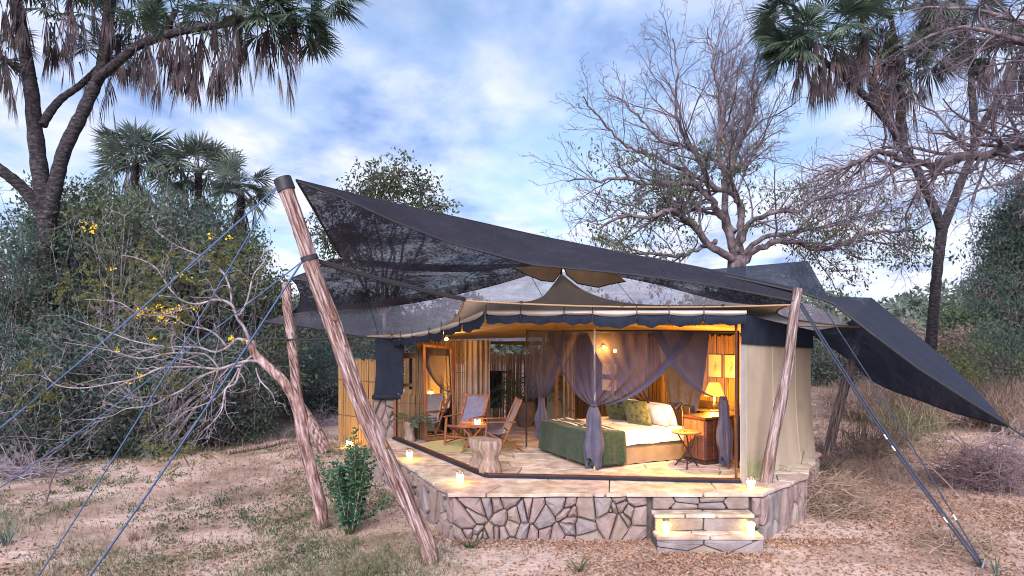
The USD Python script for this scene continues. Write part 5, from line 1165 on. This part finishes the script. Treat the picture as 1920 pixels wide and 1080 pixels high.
g_ = c[:, None] + (g_ - c[:, None]) * (1 + .55 * q_)[..., None]
put('trunk', (g_.reshape(-1, 3), f_), LOOK['bark_red'], AC, smooth=60)
for pts, rad in AL:
    k = len(pts) * 4; rad = rad * .66; c, rr = resample(pts + np.concatenate([np.zeros((1, 3)), r.normal(0, .018, (len(pts) - 1, 3))]), k, rad); main.append((c, rr)); put('branch', tubes([(c, rr)], 7), LOOK['dead_branch'], AC, smooth=60)
for c, rr in main: sprout(r, c, rr, allb, tips, 0, 3, (.14, .15, .18), .36, .8, .26, -.02, .16, .12, .0026)
put('twigs', tubes(allb, 4, cap=False), LOOK['dead_branch'], AC, smooth=True, kind='stuff')
leafc = []
for (x, y, rx, ry, n, dz) in ((330, 560, 90, 70, 60, .3), (390, 500, 80, 60, 45, .4), (250, 560, 90, 70, 45, -.2), (280, 480, 80, 50, 30, .4), (90, 730, 60, 40, 16, -.6), (300, 830, 60, 50, 18, -.3), (360, 850, 40, 30, 9, -.2), (320, 700, 70, 50, 18, -.3), (150, 540, 70, 50, 22, .2), (440, 470, 60, 60, 22, .5), (60, 700, 60, 50, 12, -.6)):
    for k in range(n): leafc.append(P(x + r.normal(0, rx * .5), y + r.normal(0, ry * .5), D + dz + r.normal(0, .35)))
lc, la = [], []
for q in leafc:                                        # pinnate sprays
    d = unit(r.normal(size=3) * V(1, 1, .4) + V(0, 0, -.35)); sd = unit(np.cross(d, r.normal(size=3)))
    for i in range(9):
        for s in (-1, 1): lc.append(q + d * i * .022); la.append(sd * s + d * .5)
lc, la = np.array(lc), np.array(la); put('foliage', leaf_mesh(r, lc, la, r.uniform(.035, .055, len(lc)), .022), LOOK['leaf_olive'], AC, kind='stuff')
fc = []
for (x, y, n) in ((300, 580, 70), (270, 588, 40), (345, 570, 30), (255, 640, 22), (310, 595, 40), (345, 605, 25), (425, 640, 25), (250, 700, 18), (410, 440, 16), (200, 430, 22), (160, 420, 12), (215, 510, 14), (345, 520, 10), (380, 705, 8)):
    hub_ = r.normal(size=(max(2, n // 9), 3)) * V(16, 9, 0); o = hub_[r.integers(0, len(hub_), n)] + r.normal(size=(n, 3)) * V(3.2, 2.6, 0); fc += [P(x + a, y + b_, D + r.normal(0, .15)) for a, b_, _ in o]
fc = np.array(fc); put('flowers', leaf_mesh(r, fc, r.normal(size=fc.shape), .03, .024), LOOK['flower'], AC, kind='stuff')

# upright dark green shrub in front of the terrace corner
r = np.random.default_rng(72); GS = thing('leafy_bush', 'small upright glossy green bush between acacia trunk and tall pole', 'bush'); b = G(*P(655, 990, 8.35)[:2])
st_, lc, la = [], [], []
for k in range(34):
    az = r.uniform(0, TAU); sp_ = r.uniform(0, .26); s = b + V(math.cos(az) * sp_ * .5, math.sin(az) * sp_ * .5, 0)
    hgt = r.uniform(.75, 1.05) * (1.3 if k in (3, 9) else 1.0); c = wiggle(r, s, V(math.cos(az) * sp_ * .8, math.sin(az) * sp_ * .8, 1), hgt, 14, .05); st_.append((c, np.linspace(.008, .003, 15)))
    for i in range(2, 15):
        for j in range(11): a = r.uniform(0, TAU); lc.append(c[i] + r.normal(0, .02, 3)); la.append(V(math.cos(a), math.sin(a), .3))
for k, pxx in enumerate((725, 700)):
    c = resample(np.stack([b + V(.1, 0, .15), b + V(.28, -.05, .22), b + V(.5, -.1, .42 + .05 * k)]), 12); st_.append((c, np.linspace(.007, .003, 12)))
    for i in range(2, 12):
        for j in range(4): lc.append(c[i]); la.append(unit(r.normal(size=3)))
put('stems', tubes(st_, 5), LOOK['bark_red'], GS); lc, la = np.array(lc), np.array(la); L = r.uniform(.04, .062, len(lc))
put('foliage', leaf_mesh(r, lc, la, L, L * .62, .2), LOOK['leaf_gloss'], GS, kind='stuff')

# clumps of dry grass right of the tent
for i, (lab, px, D, w, h, n) in enumerate((
    ('pale dry grass clump at the foot of the doum palm under the net', 1745, 16.5, .9, 1.0, 3200), ('pinkish dry grass clump left of the palm foot', 1660, 17.5, .9, 1.0, 3000),
    ('dry grass clump right of the palm foot below the net edge', 1830, 17.0, 1.0, 1.1, 3200), ('dry grass clump beside the rear right pole', 1600, 18.5, .8, .9, 2600),
    ('dry grass clump at the far right edge behind the bleached branches', 1905, 15.5, .9, 1.2, 2800), ('small dry grass clump in front of the rear right pole base', 1640, 13.2, .5, .45, 1400),
    ('greenish grass clump below the middle of the right net', 1700, 14.4, .6, .6, 1600), ('dry grass clump left of the log behind the acacia', 470, 17.5, .8, .6, 1600), ('tall dry grass clump under the far end of the left net', 590, 24.0, 1.2, 1.0, 2200))):
    shrub(lab, px, 0, D, w, h * .8, int(n * .6), .24, 'grass_green' if 'greenish' in lab else 'leaf_dry', 160 + i, clus=70, dead=1, spread=.2, name='dry_grass_clump', wr=.06, droop=2.0, cat='grass clump', twig='brush_tan')
# brushwood heaps
def brush(label, px, D, w, h, n, mat, seed, flat=.8, name='brush_heap', along=None):
    r = np.random.default_rng(seed); t = thing(name, label, 'brushwood'); b = G(*P(px, 700, D)[:2]); it = []
    for k in range(n):
        s = b + V(r.normal(0, w * .45), r.normal(0, w * .35 * flat), abs(r.normal(0, h * .35))); d = unit(r.normal(size=3) * V(1, .8, .45) + (V(0, 0, .25) if along is None else np.asarray(along)))
        c = wiggle(r, s, d, r.uniform(.25, .8) * max(w, .6), 5, .16, -.05); c[:, 2] = np.maximum(c[:, 2], b[2] + .01); it.append((c, np.linspace(.008, .0025, 6)))
        for j in range(2): i = r.integers(1, 5); it.append((wiggle(r, c[i], d + r.normal(0, .6, 3), r.uniform(.1, .35), 3, .2), np.linspace(.004, .002, 4)))
    put('twigs', tubes(it, 4, cap=False), LOOK[mat], t, smooth=True, kind='stuff'); return t
brush('grey tan heap of dry brush at the right end of the terrace', 1560, 9.2, .62, .50, 750, 'brush_tan', 81, along=(-.5, 0, .1))
brush('dark purple tangle of dead twigs at the right edge under the net tip', 1850, 10.6, .75, .75, 550, 'brush_dark', 82)
brush('pale bleached branches beside the net tip at right edge', 1900, 12.5, .7, 1.0, 130, 'dead_branch', 83, along=(.3, 0, .4))
brush('loose grey twigs in the right foreground beside the guy rope', 1800, 7.7, .7, .12, 90, 'brush_tan', 84)
brush('fallen grey twigs at the left edge under the thicket', 40, 11.5, .9, .35, 160, 'dead_branch', 85)
brush('dead branches left of the reed fence', 610, 18.0, .8, .5, 90, 'dead_branch', 86)
def stick(name, label, pts, rad, mat, cat):
    t = thing(name, label, cat); c, rr = resample(np.array(pts), 16, rad); put('stem', tubes([(c, rr)], 8), LOOK[mat], t, smooth=60)
    return t, c
stick('fallen_log', 'reddish fallen log lying on the ground left of the acacia trunk', [GP(428, 847) + V(0, 0, .05), GP(480, 838) + V(0, 0, .06), GP(538, 830) + V(0, 0, .08)], [.05, .055, .045], 'bark_red', 'log')
t, c = stick('dead_snag', 'short dead snag sticking up at the left edge of the clearing', [GP(85, 945), GP(92, 935) + V(.0, 0, .2), GP(95, 935) + V(.06, 0, .42), GP(95, 935) + V(.11, 0, .56)], [.02, .018, .014, .006], 'brush_dark', 'dead branch')
put('side_branch', tube(resample(np.stack([c[6], c[6] + V(-.2, 0, -.08), c[6] + V(-.42, 0, -.2)]), 8), np.linspace(.012, .006, 8), 6), LOOK['dead_branch'], t)
stick('fallen_branch', 'thin fallen branch lying across the right foreground', [P(1700, 830, 8.6), P(1770, 900, 8.0), P(1850, 980, 7.4), P(1930, 1030, 7.0)], [.003, .005, .006, .007], 'brush_tan', 'dead branch')

# ------------------------------------------------------------ ground cover
r = np.random.default_rng(90)
def in_terr(x, y): return shapely.contains_xy(Polygon(terr).buffer(.06).union(sbox(1.6, 7.5, 2.9, 8.1)), x, y)
def scatter(n, d0, d1, seed, power=1.0, xw=.85):
    r = np.random.default_rng(seed); d = (d0 ** power + (d1 ** power - d0 ** power) * r.random(n)) ** (1 / power); x = r.uniform(-xw, xw, n) * d
    k = ~in_terr(x, d); return x[k], d[k]
def cover(x, y, s, seed): return meshkit.fbm(np.stack([x * s, y * s, 0 * x], -1), 4, seed)
x, y = scatter(300000, 5.4, 30, 1, .6); m = cover(x, y, .55, 12); side = np.clip(.50 + x * .22, .22, 1.9)
keep = r.random(len(x)) < np.clip((m - .38) * 5, .22, 1) * side
x, y = x[keep], y[keep]; c = np.stack([x, y, gz(x, y) + .008], 1); a = r.normal(size=c.shape) * V(1, 1, .22); L = r.uniform(.022, .07, len(c))
v, f = leaf_mesh(r, c, a, L, L * .6, .3)
put('leaf_litter', (v, f), LOOK['litter'], None, kind='stuff', label='fallen orange and pink dry leaves scattered over the ground', cat='leaf litter')
def blades(x, y, h, w, seed, lean=.45):
    r = np.random.default_rng(seed); N = len(x); b = np.stack([x, y, gz(x, y) - .01], 1); az = r.uniform(0, TAU, N); d = np.stack([np.cos(az) * lean, np.sin(az) * lean, np.ones(N)], 1) * r.uniform(.5, 1.2, (N, 1))
    h = np.broadcast_to(h, (N,))[:, None]; s = np.stack([-np.sin(az), np.cos(az), 0 * az], 1) * w / 2
    m1 = b + d * h * .55; tip = b + d * h + np.stack([np.cos(az), np.sin(az), 0 * az - .3], 1) * h * .25
    v = np.stack([b - s, b + s, m1 + s * .7, m1 - s * .7, tip], 1).reshape(-1, 3); k = np.arange(N)[:, None] * 5
    return v, np.concatenate([k + [0, 1, 2], k + [0, 2, 3], k + [3, 2, 4]])
# green grass: left clearing and the foreground left of the tall pole
x, y = scatter(230000, 5.4, 17, 2, .7); m = cover(x, y, .7, 33)
fore = np.exp(-(((x + 1.9) / 1.0) ** 2 + ((y - 6.9) / 1.0) ** 2)); left = np.clip((-x - .6) / 1.5, 0, 1) * np.clip((m - .5) * 5, 0, 1)
keep = r.random(len(x)) < np.clip(fore * 1.3 * (m + .4) + left * .6, 0, 1)
x1, y1 = x[keep], y[keep]; put('short_grass', blades(x1, y1, .05 + .11 * r.random(len(x1)), .006, 3, .8), LOOK['grass_green'], None, kind='stuff', label='short green grass tufts over the left clearing', cat='grass')
x, y = scatter(60000, 6.5, 34, 5, .7); m = cover(x, y, .45, 44)
w = np.clip((x - 3.8) / 1.5, 0, 1) * np.clip((y - 9.5) / 3, 0, 1) + np.clip((-x - 1) / 2, 0, 1) * .22 + np.clip((y - 17) / 6, 0, 1) * .6
keep = r.random(len(x)) < w * np.clip((m - .40) * 5, 0, 1)
x1, y1 = x[keep], y[keep]; put('dry_grass', blades(x1, y1, (.16 + .30 * r.random(len(x1))) * np.clip(.5 + y1 / 18, .6, 1.4), .008, 6, .4), LOOK['grass_dry'], None, kind='stuff', label='tall pinkish dry grass behind and right of the tent', cat='grass')
# low leafy weeds in the left clearing
x, y = scatter(7000, 6.0, 17, 7, .7); m = cover(x, y, .8, 55); keep = (x < -1.0) & (r.random(len(x)) < np.clip((m - .45) * 5, 0, 1)); x, y = x[keep], y[keep]
n = 14; X, Y = np.repeat(x, n), np.repeat(y, n); c = np.stack([X, Y, gz(X, Y) + .02], 1) + r.normal(0, .05, (len(X), 3)) * V(1, 1, .6); c[:, 2] = np.maximum(c[:, 2], gz(c[:, 0], c[:, 1]) + .004)
put('low_weeds', leaf_mesh(r, c, r.normal(size=c.shape) + V(0, 0, .7), r.uniform(.03, .055, len(c)), .02), LOOK['leaf_mid'], None, kind='stuff', label='low leafy weeds dotted across the left clearing', cat='weeds')
def tuft(name, label, loc, n, h, w, mat, seed, lean=.5, cat='plant'):
    r = np.random.default_rng(seed); t = thing(name, label, cat); xx = loc[0] + r.normal(0, h * .12, n); yy = loc[1] + r.normal(0, h * .12, n)
    put('blades', blades(xx, yy, h * r.uniform(.6, 1.1, n), w, seed, lean), LOOK[mat], t)
tuft('spiky_plant', 'spiky long leaved green plant at the bottom left edge', GP(10, 1022), 16, .42, .022, 'leaf_blue', 1, .6)
tuft('grass_tuft', 'dry yellowish grass tuft in the left clearing near the blue ropes', GP(250, 1012), 90, .22, .005, 'grass_dry', 2)
tuft('spiky_plant', 'small spiky weed right of the dry grass tuft', GP(412, 945), 22, .28, .014, 'leaf_blue', 3, .6)
for i_, (lab_, p_, n_, h_, m_) in enumerate((('grass growing round the foot of the tall leaning pole', GP(800, 1050), 120, .17, 'grass_green'), ('dry grass round the foot of the acacia trunk', GP(606, 990), 110, .2, 'grass_dry'),
                                            ('green grass at the base of the glossy bush', GP(655, 1000), 130, .17, 'grass_green'), ('grass at the foot of the ground peg', GP(1835, 1062), 40, .13, 'grass_dry'))):
    tuft('grass_tuft', lab_, p_, n_, h_, .006, m_, 30 + i_, .8)
tuft('seedling', 'small green seedling on bare soil before the stone wall', GP(1085, 1072), 12, .2, .03, 'leaf_mid', 4, .9)
tuft('seedling', 'low green sprouts at the foot of the stone terrace corner', GP(880, 1025), 26, .14, .022, 'leaf_mid', 5, 1.2)
tuft('spiky_plant', 'thin green sprig at the bottom right corner', GP(1862, 1078), 8, .3, .016, 'leaf_blue', 6, .4)
tuft('spiky_plant', 'arching dark palm sprout behind the right canvas wall edge', V(*P(1535, 780, 11.6)[:2], 0), 20, .75, .03, 'leaf_dark', 7, 1.0)
r = np.random.default_rng(93); n = 2600; x = r.uniform(-1.1, 4.2, n); y = 7.97 - np.abs(r.normal(0, .16, n)); y = np.where((x > 1.6) & (x < 2.9), 7.52 - np.abs(r.normal(0, .2, n)), y)
x = np.where(x < -.72, -.78 - r.uniform(0, .25, n), x); y = np.where(x < -.72, 8.0 + r.uniform(-.2, 2.2, n), y); x = np.where(x < -.75, x - (y - 8.0) * .45, x)
k_ = ~in_terr(x, y); x, y = x[k_], y[k_]; c = np.stack([x, y, gz(x, y) + .012], 1); L = r.uniform(.025, .065, len(c))
put('leaf_drift', leaf_mesh(r, c, r.normal(size=c.shape) * V(1, 1, .35), L, L * .6, .3), LOOK['litter'], None, kind='stuff', label='dry leaves drifted against the foot of the stone terrace', cat='leaf litter')
# pebbles and stones on bare soil
r = np.random.default_rng(95); x, y = scatter(900, 5.6, 11, 9, .8); its = []
ico = trimesh.creation.icosphere(0)
for a_, b_ in zip(x, y):
    s = r.uniform(.008, .022); its.append((np.array(ico.vertices) * s * r.uniform(.6, 1.3, 3) + (a_, b_, float(gz(a_, b_)) + s * .2), np.array(ico.faces)))
put('pebbles', join(its), LOOK['stone_grey'], None, kind='stuff', label='small grey pebbles scattered over the bare soil', cat='pebbles')

# repeats carry a group
GROUPS = dict(jar_lantern='jar lanterns on terrace and steps', safari_chair='safari chairs under the tent', log_stool='carved log stools', support_pole='poles holding the shade nets', guy_rope='guy ropes of the nets',
              shade_net='shade nets over the tent', fan_palm='fan palms behind the thicket', far_palm='far palms on the horizon', doum_palm='doum palms', shrub='shrubs and bushes around the clearing', dry_grass_clump='dry grass clumps',
              pillow='pillows on the bed', green_cushion='green cushions on the bed', framed_picture='framed pictures on the reed walls', door_curtain='beige curtains', brush_heap='heaps of dry brush', bare_tree='bare trees', leafy_tree='leafy trees',
              potted_palm='potted palms', wall_spotlight='bare bulbs in the tent', spiky_plant='spiky ground plants', seedling='green seedlings', grass_tuft='grass tufts')
import re as _re
for p in stage.GetPrimAtPath('/World').GetChildren():
    k = _re.sub(r'_[0-9]{3}$', '', p.GetName())
    if k in GROUPS: p.SetCustomDataByKey('group', GROUPS[k])
